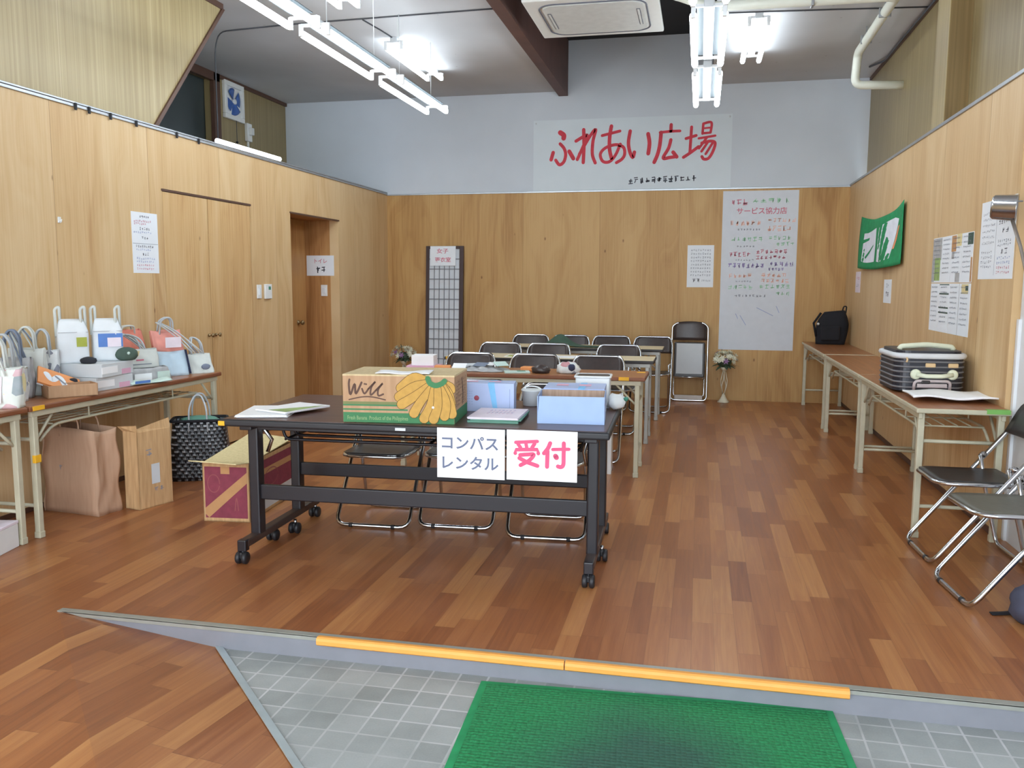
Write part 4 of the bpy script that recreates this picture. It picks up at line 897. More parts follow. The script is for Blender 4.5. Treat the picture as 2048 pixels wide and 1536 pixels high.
blue_box('closed light blue box with a round red stamp beside the fruit carton', ft(-1.040, 4.12, .7005), .13, .30, .14, .140)
blue_box('closed light blue box standing behind the open blue tray', ft(-.580, 4.075, .7005), .07, .29, .24, .138, False)
t = thing('open_tray', 'open light blue cardboard tray with brown inside on the reception table', 'box', ft(-.570, 3.845, .7005), .075)
w_, d_, h_ = .304, .175, .125; b = MB()
b.prism([(-w_/2, -d_/2, 0), (w_/2, -d_/2, 0), (w_/2-.004, -d_/2+.004, h_), (-w_/2+.008, -d_/2+.004, h_)], (0, .003, 0), 'pale_blue')
for s in (-1, 1): b.prism([(s*w_/2, -d_/2, 0), (s*w_/2, d_/2, 0), (s*w_/2, d_/2, h_+.012), (s*w_/2, -d_/2, h_)], (-s*.003, 0, 0), 'pale_blue')
b.box(-w_/2, w_/2, d_/2-.003, d_/2, 0, h_+.012, 'pale_blue'); b.box(-w_/2, w_/2, -d_/2, d_/2, 0, .003, 'pale_blue'); b.build('shell', t)
b = MB(); b.box(-w_/2+.004, w_/2-.004, d_/2-.005, d_/2-.0032, .003, h_+.010, 'inner_card'); b.box(-w_/2+.004, w_/2-.004, -d_/2+.005, d_/2-.005, .0032, .006, 'inner_card'); b.build('lining', t)
def stack(name, label, loc, rz, w_, d_, n, mat, th=.003, cat='leaflets', group=None, topcol=None, seed=1, edge=None):
    t = thing(name, label, cat, loc, rz, group); R = random.Random(seed)
    b = MB()
    for i in range(n):
        mxr = Matrix.Translation((R.uniform(-.006, .006), R.uniform(-.006, .006), 0)) @ Matrix.Rotation(R.uniform(-.03, .03), 4, 'Z')
        b.box(-w_/2, w_/2, -d_/2, d_/2, i*th+.0002, (i+1)*th-.0002, edge if edge and i < n-2 else mat, 0, mxr)
    b.build('sheets', t); return t, n*th
t, zt = stack('leaflet_pile', 'pile of white and mint leaflets in front of the round-stamped blue box', ft(-.915, 3.865, .7008), .05, .235, .30, 5, 'pinkpaper', .005, seed=4, edge='teal')
b = MB()
for i in range(4): b.scribble(-.06, .07, .07-.035*i, .02, 7, 'pinkish' if i % 2 else 'violet_soft', 330+i, zt+.0012)
flat(b.build('print', t, fix=False))
t, zt = stack('leaflet_pile', 'white leaflets spread at the corner of the reception table', ft(-2.05, 3.80, .7008), .25, .24, .33, 3, 'paper_bright', .0035, seed=6)
t, zt = stack('leaflet_pile', 'green-covered leaflets overlapping the white ones on the reception table', ft(-1.955, 3.86, .7125), -.35, .21, .29, 3, 'paper_bright', .0035, seed=8)
b = MB(); b.poly([(-.02, -.14, zt+.0012), (.10, -.14, zt+.0012), (.10, .12, zt+.0012)], 'magazine'); flat(b.build('cover_print', t, fix=False))
t = thing('plastic_container', 'white plastic container with dark contents behind the light blue boxes', 'container', ft(-.520, 4.36, .7005), .06)
b = MB(); W2, D2, H2 = .175, .14, .158
for x0, x1, y0, y1 in ((-W2/2, W2/2, -D2/2, -D2/2+.004), (-W2/2, W2/2, D2/2-.004, D2/2), (-W2/2, -W2/2+.004, -D2/2, D2/2), (W2/2-.004, W2/2, -D2/2, D2/2)): b.box(x0, x1, y0, y1, 0, H2, 'plastic')
b.box(-W2/2, W2/2, -D2/2, D2/2, 0, .004, 'plastic'); b.tube([(x, y, H2) for x, y in rrect(W2/2+.003, D2/2+.003, .012, 3)], .006, 'plastic', 8, closed=True); b.build('tub', t)
b = MB(); b.box(-W2/2+.006, W2/2-.006, -D2/2+.006, D2/2-.006, .02, H2+.004, 'seat', .006)
b.build('contents', t)
t = thing('plastic_pot', 'white plastic pot between the light blue boxes', 'pot', ft(-.835, 4.31, .7005))
b = MB(); b.lathe([(.036, 0), (.046, .002), (.052, .075), (.056, .078), (.056, .084), (.050, .084), (.046, .01), (.002, .008)], 'plastic', 24); b.build('cup', t)
b = MB(); b.tube([(x, y, .078+(z-.082)*.45) for x, y, z in arc((0, 0, .082), .052, .0, PI, 10)], .004, 'plastic', 6); b.build('handle', t)
t = thing('plastic_bag', 'crumpled white plastic bag at the corner behind the blue boxes', 'bag', ft(-.395, 4.26, .7005)); b = MB(); b.blob((0, 0, .038), .058, 'plastic', 2, .22, 5, (.8, 1, .75), 0); b.build('body', t)
b = MB(); b.blob((.05, -.01, .055), .014, 'led_green', 1, .15, 3); b.build('green_tag', t)
# paper signs hung on the front edge of the table
fe = lambda x, z: frame(ft(x, 4.035-.46-.0045, z), Vector((math.cos(.03), math.sin(.03), -.004)).normalized(), (0.0, 0, 1))
s1 = sheet('paper_sign', fe(-.985, .585), .306, .224, 'paper_bright', 'white sign with dark katakana hanging from the reception table edge', 'sign')
b = MB(); b.text('コンパス', .066, 'navy_ink', -.006, .042, Z1, .0014, 1.02); b.text('レンタル', .066, 'navy_ink', -.008, -.048, Z1, .0014, 1.02); flat(b.build('lettering', s1, fix=False))
s2 = sheet('paper_sign', fe(-.668, .588), .310, .222, 'paper_bright', 'white sign with two large pink characters hanging from the table edge', 'sign')
b = MB()
def s2m(x, y):
    f = (x-1015)/930; tp = 110+25*f; return (.310*(f-.5), .222*(.5-(y-tp)/670))
for i, (p, wd) in enumerate((([(1135, 280), (1280, 272), (1420, 264)], 46), ([(1165, 300), (1200, 350)], 48), ([(1272, 300), (1282, 350)], 46), ([(1385, 295), (1350, 350)], 50), ([(1130, 425), (1140, 378), (1280, 374), (1420, 372), (1435, 425)], 50),
     ([(1195, 448), (1290, 440), (1375, 440), (1320, 515), (1200, 585)], 52), ([(1185, 490), (1290, 545), (1425, 590)], 54), ([(1590, 285), (1560, 355), (1510, 420)], 54), ([(1556, 390), (1552, 600)], 54), ([(1625, 368), (1740, 364), (1835, 362)], 44), ([(1768, 285), (1768, 440), (1765, 565), (1735, 600), (1695, 592)], 54), ([(1662, 455), (1674, 475)], 66))):
    b.stroke([s2m(*q) for q in p], wd*.310/930, 'pink_ink', Z1+i*.00012, len(p) > 3 and i not in (4,) or i in (7,))
flat(b.build('lettering', s2, fix=False))

# ================================================================== on the desks
t = thing('paper_stack', 'white block of paper on a pink folder, at the end of the brown desk', 'papers', (-2.02, 6.12, .7005), .1)
b = MB(); b.box(-.12, .12, -.09, .09, 0, .018, 'pinkish', .002); b.build('folder', t); b = MB(); b.box(-.085, .085, -.07, .07, .018, .095, 'paper_bright', .004); b.build('block', t)
t = thing('orange_packet', 'small orange packet beside the white paper block', 'packet', (-1.84, 6.0, .7005), .2, 'orange packets on the brown desk'); b = MB(); b.box(-.06, .06, -.04, .04, 0, .03, 'orange_cover', .008); b.build('body', t)
dup(t, (-1.20, 6.06, .7005), -.1, 'orange packet behind the scattered leaflets, in the middle of the brown desk', 'orange packets on the brown desk')
t = thing('film_bag', 'crinkled clear film bag of leaflets on the brown desk', 'bag', (-1.56, 6.00, .7005), .1); R = random.Random(5)
ph = [R.uniform(0, 6) for _ in range(6)]
b = MB(); b.grid(lambda u, v: (.40*(u-.5)+.02*math.sin(7*v+ph[0]), .26*(v-.5)+.015*math.sin(9*u+ph[1]), .004+.034*(math.sin(PI*u)*math.sin(PI*v))**.6*(.55+.45*math.sin(17*u+8*v+ph[2])*math.sin(13*v-9*u+ph[3]))), 30, 20, 'bag_grey', thick=.002); b.build('film', t)
for k in range(5):
    b = MB(); mxr = Matrix.Translation((-.14+.075*k, R.uniform(-.05, .05), .034+.004*k)) @ Matrix.Rotation(R.uniform(-.7, .7), 4, 'Z') @ Matrix.Rotation(R.uniform(.1, .45), 4, 'X')
    b.box(-.05, .05, -.035, .035, 0, .003, ('paper_bright', 'paper_grey', 'strap_navy', 'paper_bright', 'mint')[k], 0, mxr); b.build('leaflet', t)
t = thing('mint_leaflet', 'mint green leaflet lying in the middle of the brown desk', 'leaflet', (-1.26, 5.90, .7005), .3); b = MB(); b.box(-.09, .09, -.05, .05, 0, .012, 'mint', .002); b.build('sheet', t); b = MB(); b.box(.0, .06, -.03, .02, .012, .0135, 'led_green'); b.build('print', t)
t = thing('brown_pouch', 'dark brown lumpy pouch on the brown desk beside the mint leaflet', 'pouch', (-1.09, 5.92, .7005)); b = MB(); b.blob((0, 0, .022), .062, 'seat_brown', 3, .08, 4, (1.1, .8, .6), 0); b.build('body', t)
t = thing('patterned_pouch', 'black and white patterned pouch at the edge of the desk clutter', 'pouch', (-.90, 5.96, .7005)); b = MB(); b.blob((0, 0, .03), .08, 'bag_print2', 3, .10, 14, (1.1, .8, .65), 0); b.build('body', t); b = MB(); b.blob((.03, -.05, .045), .026, 'navy', 2, .1, 2); b.build('navy_flap', t)
# lime printed papers on the middle desk
for i, (x, lab) in enumerate(((-1.50, 'lime-printed paper on the middle desk, first from the paper screen'), (-1.17, 'lime-printed paper on the middle desk, second from the paper screen'), (-.84, 'lime-printed paper on the middle desk, third from the paper screen'))):
    t = thing('printed_paper', lab, 'paper', (x, 7.26, .7005), .02*i, 'printed papers on the middle desk'); b = MB(); b.box(-.145, .145, -.10, .10, 0, .003, 'paper_bright'); b.build('sheet', t)
    b = MB(); b.box(-.125, -.03, -.09, .05, .003, .0038, 'lime'); b.build('print', t)
# green cloth over the last desk
t = thing('green_cloth', 'dark green cloth heaped and spread on the last desk', 'cloth', (-1.24, 8.46, .7005))
b = MB()
b.grid(lambda u, v: (-.30+.60*u, -.10+.20*v, .005+.115*math.exp(-((u-.30)/.20)**2-((v-.5)/.38)**2)+.012*math.sin(9*u)*math.sin(6*v)*.5+.006), 26, 12, 'deskgreen', thick=.004); b.build('fabric', t)

# ================================================================== on the floor by the reception table
t = thing('open_carton', 'open maroon-printed carton with raised pale flaps under the table', 'carton', (-2.585, 4.53, 0), .10)
w_, d_, h_ = .27, .66, .335; b = MB()
for x0, x1, y0, y1 in ((-w_/2, w_/2, -d_/2, -d_/2+.005), (-w_/2, w_/2, d_/2-.005, d_/2), (-w_/2, -w_/2+.005, -d_/2, d_/2), (w_/2-.005, w_/2, -d_/2, d_/2)): b.box(x0, x1, y0, y1, 0, h_, 'card_tan')
b.box(-w_/2, w_/2, -d_/2, d_/2, 0, .006, 'card_tan'); b.build('body', t)
b = MB(); b.prism([(-w_/2, -d_/2, h_), (w_/2, -d_/2, h_), (w_/2-.02, -d_/2-.11, h_+.015), (-w_/2-.02, -d_/2-.115, h_+.03)], (0, 0, .005), 'card_pale'); b.build('flap', t)
b = MB(); b.prism([(-w_/2, -d_/2+.03, h_-.004), (w_/2, -d_/2+.03, h_-.004), (w_/2, d_/2, h_+.02), (-w_/2, d_/2, h_+.05)], (0, 0, .005), 'card_pale'); b.build('flap', t)
fr = frame((0, -d_/2, h_/2), (1, 0, 0), (0, 0, 1)); b = MB(); hw, hh = w_/2-.012, h_/2-.022
b.poly([(-hw, -hh, .001), (hw, -hh, .001), (hw, hh, .001), (-hw, hh, .001)], 'maroon')
b.poly([(-hw, -hh+.02, .0016), (-hw+.02, -hh, .0016), (hw, hh-.09, .0016), (hw, hh-.03, .0016), (-hw, -hh+.055, .0016)], 'tan_ink')
b.poly([(-.028, hh-.04, .0016), (.024, hh-.04, .0016), (.024, hh, .0016), (-.028, hh, .0016)], 'tan_ink')
b.stroke([(-.07+.035*math.cos(a*.5), .05+.05*math.sin(a*.5)) for a in range(13)], .005, 'tan_faint', .0018); b.stroke([(.05, -.10), (.06, -.03), (.07, -.10)], .006, 'tan_faint', .0018)
flat(b.build('print', t, mw=fr, fix=False))
fr = frame((w_/2, 0, h_/2), (0, 1, 0), (0, 0, 1)); b = MB(); hw = d_/2-.015
b.poly([(-hw, -hh+.09, .001), (hw, -hh+.09, .001), (hw, hh, .001), (-hw, hh, .001)], 'maroon'); b.poly([(-hw, hh-.085, .0016), (hw, hh-.085, .0016), (hw, hh-.05, .0016), (-hw, hh-.05, .0016)], 'tan_ink')
b.poly([(-hw, -hh, .001), (hw, -hh, .001), (hw, -hh+.088, .001), (-hw, -hh+.088, .001)], 'paper_grey')
b.stroke([(-.02+.10*math.cos(a*.5), .03+.05*math.sin(a*.5)) for a in range(13)], .006, 'tan_faint', .0018); flat(b.build('side_print', t, mw=fr, fix=False))
# kraft paper bag under the wall table
t = thing('paper_bag', 'big brown kraft paper bag under the bag table', 'bag', (-3.50, 4.235, 0), -.12)
b = MB(); w_, d_, h_ = .40, .17, .49
def kb(u, v):
    # perimeter of a gusseted bag
    per = [(-.5, -.5), (.5, -.5), (.5, 0), (.5, .5), (-.5, .5), (-.5, 0), (-.5, -.5)]; s = u*6; i = min(int(s), 5); f = s-i
    x = per[i][0]+(per[i+1][0]-per[i][0])*f; y = per[i][1]+(per[i+1][1]-per[i][1])*f
    g = -.10*v*(1-abs(y)*2) if abs(x) > .49 else 0
    cr = .004*math.sin(17*u+9*v)+.003*math.sin(31*u-13*v)
    return (x*w_*(1-.02*v)+(g*w_*(1 if x > 0 else -1))+cr, y*d_*(1-.05*v)+cr, h_*v+(.014*math.sin(11*u+1) if v > .98 else 0))
b.grid(kb, 48, 14, 'kraft', thick=.002); b.box(-w_/2+.01, w_/2-.01, -d_/2+.01, d_/2-.01, .001, .006, 'kraft'); b.build('body', t)
for s in (-1, 1):
    b = MB(); b.tube(rounded([(-.07, s*.075, .45), (-.065, s*.07, .56), (.065, s*.07, .56), (.07, s*.075, .45)], .05), .005, 'kraft', 6); b.build('handle', t)
b = MB(); b.scribble(-.02, .02, 0, .04, 1, 'grey_ink', 410, .003); flat(b.build('print', t, mw=frame((-.06, -d_/2-.003, .27), (1, 0, 0), (0, 0, 1)), fix=False))
t = thing('tall_carton', 'tall tan carton with a small white label beside the kraft bag', 'carton', (-3.20, 4.43, 0), -.25)
w_, d_, h_ = .12, .24, .46; b = MB()
for x0, x1, y0, y1 in ((-w_/2, w_/2, -d_/2, -d_/2+.004), (-w_/2, w_/2, d_/2-.004, d_/2), (-w_/2, -w_/2+.004, -d_/2, d_/2), (w_/2-.004, w_/2, -d_/2, d_/2)): b.box(x0, x1, y0, y1, 0, h_, 'card_tan')
b.box(-w_/2, w_/2, -d_/2, d_/2, 0, .005, 'card_tan'); b.build('body', t)
b = MB(); b.prism([(w_/2-.004, -d_/2, h_), (w_/2-.004, d_/2, h_), (w_/2-.012, d_/2, h_+.06), (w_/2-.012, -d_/2, h_+.02)], (.004, 0, 0), 'card_tan'); b.build('flap', t)
b = MB(); b.prism([(-w_/2, -d_/2, h_), (w_/2, -d_/2, h_), (w_/2, -d_/2-.005, h_+.045), (-w_/2, -d_/2-.035, h_+.035)], (0, .004, 0), 'card_tan'); b.build('flap', t)
fr = frame((w_/2, 0, h_/2), (0, 1, 0), (0, 0, 1)); b = MB(); b.poly([(-.03, -.09, .001), (.03, -.09, .001), (.03, .03, .001), (-.03, .03, .001)], 'paper_grey'); flat(b.build('white_label', t, mw=fr, fix=False))
b = MB(); b.scribble(-.07, -.01, .10, .05, 1, 'grey_ink', 412, .001); b.scribble(-.02, .06, -.125, .03, 2, 'grey_ink', 413, .001); flat(b.build('print', t, mw=fr, fix=False))
# woven black basket bag
t = thing('woven_basket_bag', 'black and silver woven basket bag on the floor at the table end', 'bag', (-3.315, 5.16, 0), .45)
b = MB()
def wb(u, v):
    a = 2*PI*u; hw = .205-.035*v; hd = .115-.02*v; p = 5
    c_, s_ = math.cos(a), math.sin(a); k = (abs(c_)**p+abs(s_)**p)**(-1/p)
    return (hw*c_*k, hd*s_*k, .405*v)
b.grid(wb, 48, 12, 'woven', thick=.006); b.box(-.18, .18, -.095, .095, .002, .01, 'charcoal', .0); b.build('body', t)
b = MB(); b.tube([(x, y, .405) for x, y in rrect(.175, .10, .03)], .010, 'black_cloth', 8, closed=True); b.build('rim', t)
for s in (-1, 1):
    b = MB(); b.tube(rounded([(-.06, s*.095, .33), (-.055, s*.085, .50), (-.02, s*.05, .575), (.02, s*.05, .575), (.055, s*.085, .50), (.06, s*.095, .33)], .05), .006, 'strap_grey', 8); b.build('handle', t)
b = MB(); b.blob((0, 0, .395), .10, 'teal', 3, .08, 6, (1.3, .7, .35)); b.build('wrapped_contents', t)
t = thing('white_carton', 'white carton with a red mark on the floor behind the reception table', 'carton', (-.66, 6.0, 0), .05)
b = MB(); b.box(-.075, .075, -.11, .11, 0, .36, 'plastic', .002); b.build('body', t); b = MB(); b.box(-.03, .072, -.1115, -.1098, .31, .335, 'red_soft'); b.build('red_print', t)
t = thing('white_carton', 'white carton on the floor below the mint tote, cut by the picture edge', 'carton', (-3.45, 3.42, 0), .2); b = MB(); b.box(-.14, .14, -.12, .12, 0, .12, 'plastic', .003); b.build('body', t); b = MB(); b.box(-.142, .142, -.122, .122, .12, .135, 'pinkpaper', .003); b.build('lid', t)

# ================================================================== bags on the wall table
ZB = .7005; GT = 'tote bags on the wall table'
def tote(label, loc, rz, w_, d_, h_, mat, strap, hl=.16, lean=0, rim=None, group=GT, seed=1, straps=True, band=None, tilt=None, flop=0, name='tote_bag'):
    """open soft bag: tapered gusseted body, folded rim, two strap loops"""
    t = thing(name, label, 'bag', loc, rz, group); R = random.Random(seed); p1, p2 = R.uniform(0, 6), R.uniform(0, 6)
    if tilt: t.rotation_euler = (tilt[0], tilt[1], rz)
    def body(u, v):
        a = 2*PI*u; c_, s_ = math.cos(a), math.sin(a); p = 6; k = (abs(c_)**p+abs(s_)**p)**(-1/p)
        dd = d_*(1-.62*v**1.5); ww = w_*(1+.04*v)
        cr = .006*math.sin(5*a+6*v+p1)*math.sin(PI*min(1, v+.15))+.003*math.sin(11*a+p2)
        return (ww/2*c_*k+cr, dd/2*s_*k+cr+lean*v, h_*v*(1+.02*math.sin(3*a+p1)))
    b = MB(); m = 12
    if band: b.grid(lambda u, v: body(u, v*.55), 40, 8, band, thick=.003); b.grid(lambda u, v: body(u, .55+v*.45), 40, 7, mat, thick=.003)
    else: b.grid(body, 40, m, mat, thick=.003)
    b.box(-w_/2+.012, w_/2-.012, -d_/2+.012, d_/2-.012, .001, .006, band or mat); b.build('body', t)
    if rim:
        b = MB(); b.tube([body(i/32, 1.0) for i in range(32)], .006, rim, 6, closed=True); b.build('rim', t)
    if straps:
        for s in (-1, 1):
            y = s*d_*.19+lean; x = w_*.26
            b = MB(); path = rounded([(-x, y, h_*.80), (-x*.8, y*.8+flop*.3, h_+hl*.75), (-x*.25, y*.6+flop, h_+hl), (x*.25, y*.6+flop, h_+hl), (x*.8, y*.8+flop*.3, h_+hl*.75), (x, y, h_*.80)], .06)
            b.tube(path, .0062, strap, 8); b.build('handle', t)
    return t
def patch(t, x0, x1, z0, z1, y, m, name='print', sh=0):
    b = MB(); b.prism([(x0, y, z0), (x1, y, z0), (x1+sh, y, z1), (x0+sh, y, z1)], (0, .0015, 0), m); return b.build(name, t)
SA = 1.15  # most bags turn their face to the aisle
t = tote('mint printed tote bag at the near end of the table, its strap upright', (-3.455, 3.60, ZB), .45, .25, .12, .20, 'bag_print', 'offwhite', .165, seed=3, rim='offwhite')
b = MB(); b.grid(lambda u, v: (-.05+.10*u, -.079+.035*v, .03+.13*v), 4, 4, 'pinkpaper'); b.build('print', t)
tote('tote bag with red marks and grey cord straps next to the mint tote', (-3.57, 3.79, ZB), .45, .20, .09, .18, 'bag_print2', 'strap_grey', .175, seed=7, rim='offwhite')
tote('grey tote bag with navy cord straps, third from the mint tote end', (-3.64, 3.93, ZB), .42, .18, .09, .22, 'bag_grey', 'strap_navy', .15, seed=9)
tote('pale tote bag against the plywood with white tied straps, behind the navy-strapped bag', (-3.665, 4.06, ZB), .38, .18, .09, .26, 'offwhite', 'offwhite', .12, seed=12)
tote('grey printed tote bag between the pale one and the white stand-up bag', (-3.67, 4.18, ZB), .40, .16, .08, .24, 'bag_print2', 'strap_grey', .12, seed=15)
# cardboard tray with leaning orange-covered book and black case
t = thing('cardboard_tray', 'shallow tan cardboard tray at the table edge below the orange book', 'tray', (-3.415, 4.075, ZB), .95); w_, d_, h_ = .255, .13, .068; b = MB()
for x0, x1, y0, y1 in ((-w_/2, w_/2, -d_/2, -d_/2+.004), (-w_/2, w_/2, d_/2-.004, d_/2), (-w_/2, -w_/2+.004, -d_/2, d_/2), (w_/2-.004, w_/2, -d_/2, d_/2)): b.box(x0, x1, y0, y1, 0, h_, 'card')
b.box(-w_/2, w_/2, -d_/2, d_/2, 0, .004, 'card'); b.build('tray', t)
t = thing('orange_book', 'orange-covered book leaning on a black case over the cardboard tray', 'book', (-3.50, 4.09, .775), .95); t.rotation_euler = (.62, .42, .95)
b = MB(); b.box(-.115, .115, -.07, .07, 0, .012, 'orange_cover', .002); b.build('cover', t); b = MB(); b.box(-.112, .112, -.068, .068, -.010, .0, 'paper'); b.build('pages', t)
b = MB(); b.stroke([(-.07, .02), (-.04, -.02), (.0, .025), (.03, -.03)], .035, 'paper', .0135); b.stroke([(-.02, .02), (.03, -.02)], .014, 'grey_ink', .0142); flat(b.build('print', t, fix=False))
t = thing('black_case', 'black soft case behind the cardboard tray', 'case', (-3.515, 4.15, ZB), .95); b = MB(); b.box(-.09, .07, -.03, .03, 0, .085, 'charcoal', .018, seg=3); b.build('body', t)
# grey boxes: two layers carrying the white stand-up bags
for i, (lab, z) in enumerate((('lower white box under the white stand-up bags', ZB), ('upper white box under the white stand-up bags', ZB+.0795))):
    t = thing('white_box', lab, 'box', (-3.53+.01*i, 4.43, z), .12*i-.05, 'stacked white boxes'); b = MB(); b.box(-.16, .15, -.17, .14, 0, .078, 'paper_grey', .003); b.build('body', t)
    b = MB(); b.box(.149, .1515, -.17, -.02, .02, .06, 'paper_bright'); b.box(.149, .1518, .02, .11, .005, .035, 'pinkish'); b.build('label', t)
ZS = ZB+.1585
def milk(label, loc, rz, strip, sd):
    t = thing('standup_bag', label, 'bag', loc, rz, 'white stand-up bags'); w_, d_, h_ = .165, .11, .255
    def f(u, v):
        a = 2*PI*u; c_, s_ = math.cos(a), math.sin(a); p = 7; k = (abs(c_)**p+abs(s_)**p)**(-1/p); g = max(0, (v-.72)/.28)
        return (w_/2*c_*k*(1-.26*g), d_/2*s_*k*(1-.88*g)+.004*math.sin(9*v+3*a+sd), h_*v)
    b = MB(); b.grid(f, 40, 16, 'cloth_white', thick=.002); b.box(-w_/2+.01, w_/2-.01, -d_/2+.01, d_/2-.01, 0, .004, 'cloth_white'); b.build('body', t)
    for x in (-.072, .062):
        b = MB(); b.tube(rounded([(x-.012, -.02, h_*.62), (x-.012, -.008, h_+.06), (x+.012, -.008, h_+.075), (x+.016, .01, h_*.66)], .018), .0085, 'offwhite', 8); b.build('handle', t)
    b = MB(); b.box(-.08, .08, -.0565, -.0545, h_*.695, h_*.71, 'bag_grey'); b.build('seam', t)
    if strip:
        patch(t, -.055, .08, .085, .165, -.0585, 'bluepic', 'blue_print'); patch(t, -.005, .07, .085, .14, -.060, 'pinkpaper', 'photo_print')
    else: patch(t, .015, .07, .095, .15, -.0585, 'lime', 'lime_print'); 
    return t
milk('white stand-up bag with a small lime print, nearer the mint tote', (-3.60, 4.335, ZS), .85, False, 1)
milk('white stand-up bag with a blue picture print', (-3.505, 4.515, ZS), .80, True, 2)
t = thing('black_pouch', 'black pouch under the lime-printed white stand-up bag', 'pouch', (-3.475, 4.31, ZS)); b = MB(); b.blob((0, 0, .015), .05, 'charcoal', 2, .05, 3, (1, .8, .5), 0); b.build('body', t)
t = thing('green_pouch', 'round dark green pouch in front of the blue picture bag', 'pouch', (-3.395, 4.545, ZS), .9); b = MB(); b.blob((0, 0, .036), .062, 'dk_green', 3, .03, 5, (1.05, .6, .72), 0); b.build('body', t); b = MB(); b.lathe([(.010, 0), (.006, .004)], 'mint', 10, mat=Matrix.Translation((.0, -.040, .045)) @ Matrix.Rotation(PI/2, 4, 'X')); b.build('button', t)
# slouching white printed bag on a grey bundle
t = thing('film_bundle', 'grey film-wrapped bundle under the slouching white bag', 'bundle', (-3.52, 4.82, ZB), 1.2); b = MB(); b.grid(lambda u, v: (lambda a, k: (.19*math.cos(a)*k, .11*math.sin(a)*k, .085*v+.004*math.sin(7*a+3*v)))(2*PI*u, (abs(math.cos(2*PI*u))**6+abs(math.sin(2*PI*u))**6)**(-1/6)*(1-.12*v)), 36, 6, 'bag_grey', thick=.003); b.box(-.15, .15, -.085, .085, .06, .082, 'paper_grey', .01); b.build('wrap', t); patch(t, -.10, .02, .01, .055, -.112, 'paper_bright', 'white_print'); patch(t, .06, .15, .01, .06, -.112, 'mint', 'mint_print')
t = tote('slouching white printed tote bag with a yellow patch and loose cords', (-3.545, 4.80, ZB+.0875), 1.12, .30, .17, .115, 'offwhite', 'strap_grey', .09, seed=21, flop=.10)
patch(t, -.12, .0, .075, .108, -.075, 'card_pale', 'yellow_print', .01); patch(t, -.02, .03, .045, .055, -.084, 'red_soft', 'red_print'); patch(t, -.11, .08, .02, .026, -.087, 'grey_ink', 'text_print')
t = thing('film_packet', 'flat mint and grey film packet at the table edge, below the slouching bag', 'packet', (-3.365, 4.69, ZB), 1.30); b = MB(); b.grid(lambda u, v: (.30*(u-.5), .10*(v-.5), .012+.02*math.sin(PI*v)*(.6+.4*math.sin(8*u))), 16, 6, 'mint', thick=.006); b.build('film', t); patch(t, -.13, -.02, .012, .028, -.052, 'bluepic', 'blue_print')
# coral bags leaning on the plywood
t = tote('coral tote bag leaning back with a navy base', (-3.665, 4.99, ZB), 1.2, .21, .11, .31, 'coral', 'offwhite', .03, lean=.10, seed=31, band='navy')
t = tote('pale coral tote bag with light blue base and grey cords', (-3.495, 5.15, ZB), 1.05, .20, .11, .30, 'coral2', 'strap_grey', .09, lean=.10, seed=33, band='ltblue')
patch(t, -.05, .06, .19, .26, -.012, 'pinkpaper', 'pale_print', .0)
b = MB(); b.grid(lambda u, v: (.1025, -.06+.12*u*(1-.5*v)+.06*v, .01+.16*v), 4, 4, 'navy'); b.build('side_gusset', t)
t = tote('small white tote bag with a dark print at the far table end, cords over it', (-3.41, 5.345, ZB), .95, .17, .10, .13, 'offwhite', 'strap_grey', .11, lean=.06, seed=37, flop=.09)
b = MB(); b.blob((.02, -.045, .045), .03, 'strap_navy', 2, .05, 3, (1.1, .25, .7)); b.build('dark_print', t)

def cords(t, a, c, n, step, mats, sag=.03):
    """loose parallel cords between two world points, children of the bag they belong to"""
    inv = (Matrix.Translation(t.location) @ t.rotation_euler.to_matrix().to_4x4()).inverted(); a = Vector(a); c = Vector(c); st = Vector(step)
    for i in range(n):
        p, q = a+st*i*.35, c+st*i; b = MB()
        b.tube([inv @ (p.lerp(q, f)+Vector((.3*sag, 0, 1))*(sag*math.sin(PI*f)*(1 if i % 2 else .6))) for f in (0, .2, .4, .6, .8, 1)], .0042, mats[i % len(mats)], 6); b.build('cord', t)
TB = {o['label']: o for o in C.objects if o.get('category') == 'bag' and 'label' in o}
def bag(start): return [o for l, o in TB.items() if l.startswith(start)][0]
cords(bag('pale coral tote'), (-3.60, 5.13, 1.06), (-3.40, 5.24, .845), 5, (.008, .018, .0), ['strap_grey', 'offwhite', 'strap_navy'])
cords(bag('slouching white'), (-3.68, 4.86, 1.00), (-3.50, 4.93, .83), 5, (-.012, .024, .002), ['strap_grey', 'offwhite', 'strap_navy'])
cords(bag('grey tote bag with navy'), (-3.66, 3.93, 1.06), (-3.55, 3.92, .79), 4, (-.010, .026, .006), ['strap_navy', 'offwhite', 'strap_grey'])
cords(bag('mint printed'), (-3.50, 3.59, 1.055), (-3.43, 3.55, .86), 3, (.030, .016, .002), ['offwhite', 'strap_grey'])
cords(bag('pale tote bag against'), (-3.69, 4.05, 1.07), (-3.60, 4.09, .84), 3, (.0, .024, .004), ['offwhite', 'strap_navy'])
t = thing('wall_hook', 'tiny white hook on the plywood above the tote bags', 'hook', (XL, 4.50, 1.70)); b = MB(); b.box(0, .006, -.012, .012, -.018, .018, 'plastic', .002); b.build('plate', t)
b = MB(); b.tube([(.005, 0, -.006), (.018, 0, -.012), (.020, 0, .004)], .003, 'plastic', 6); b.build('prong', t)

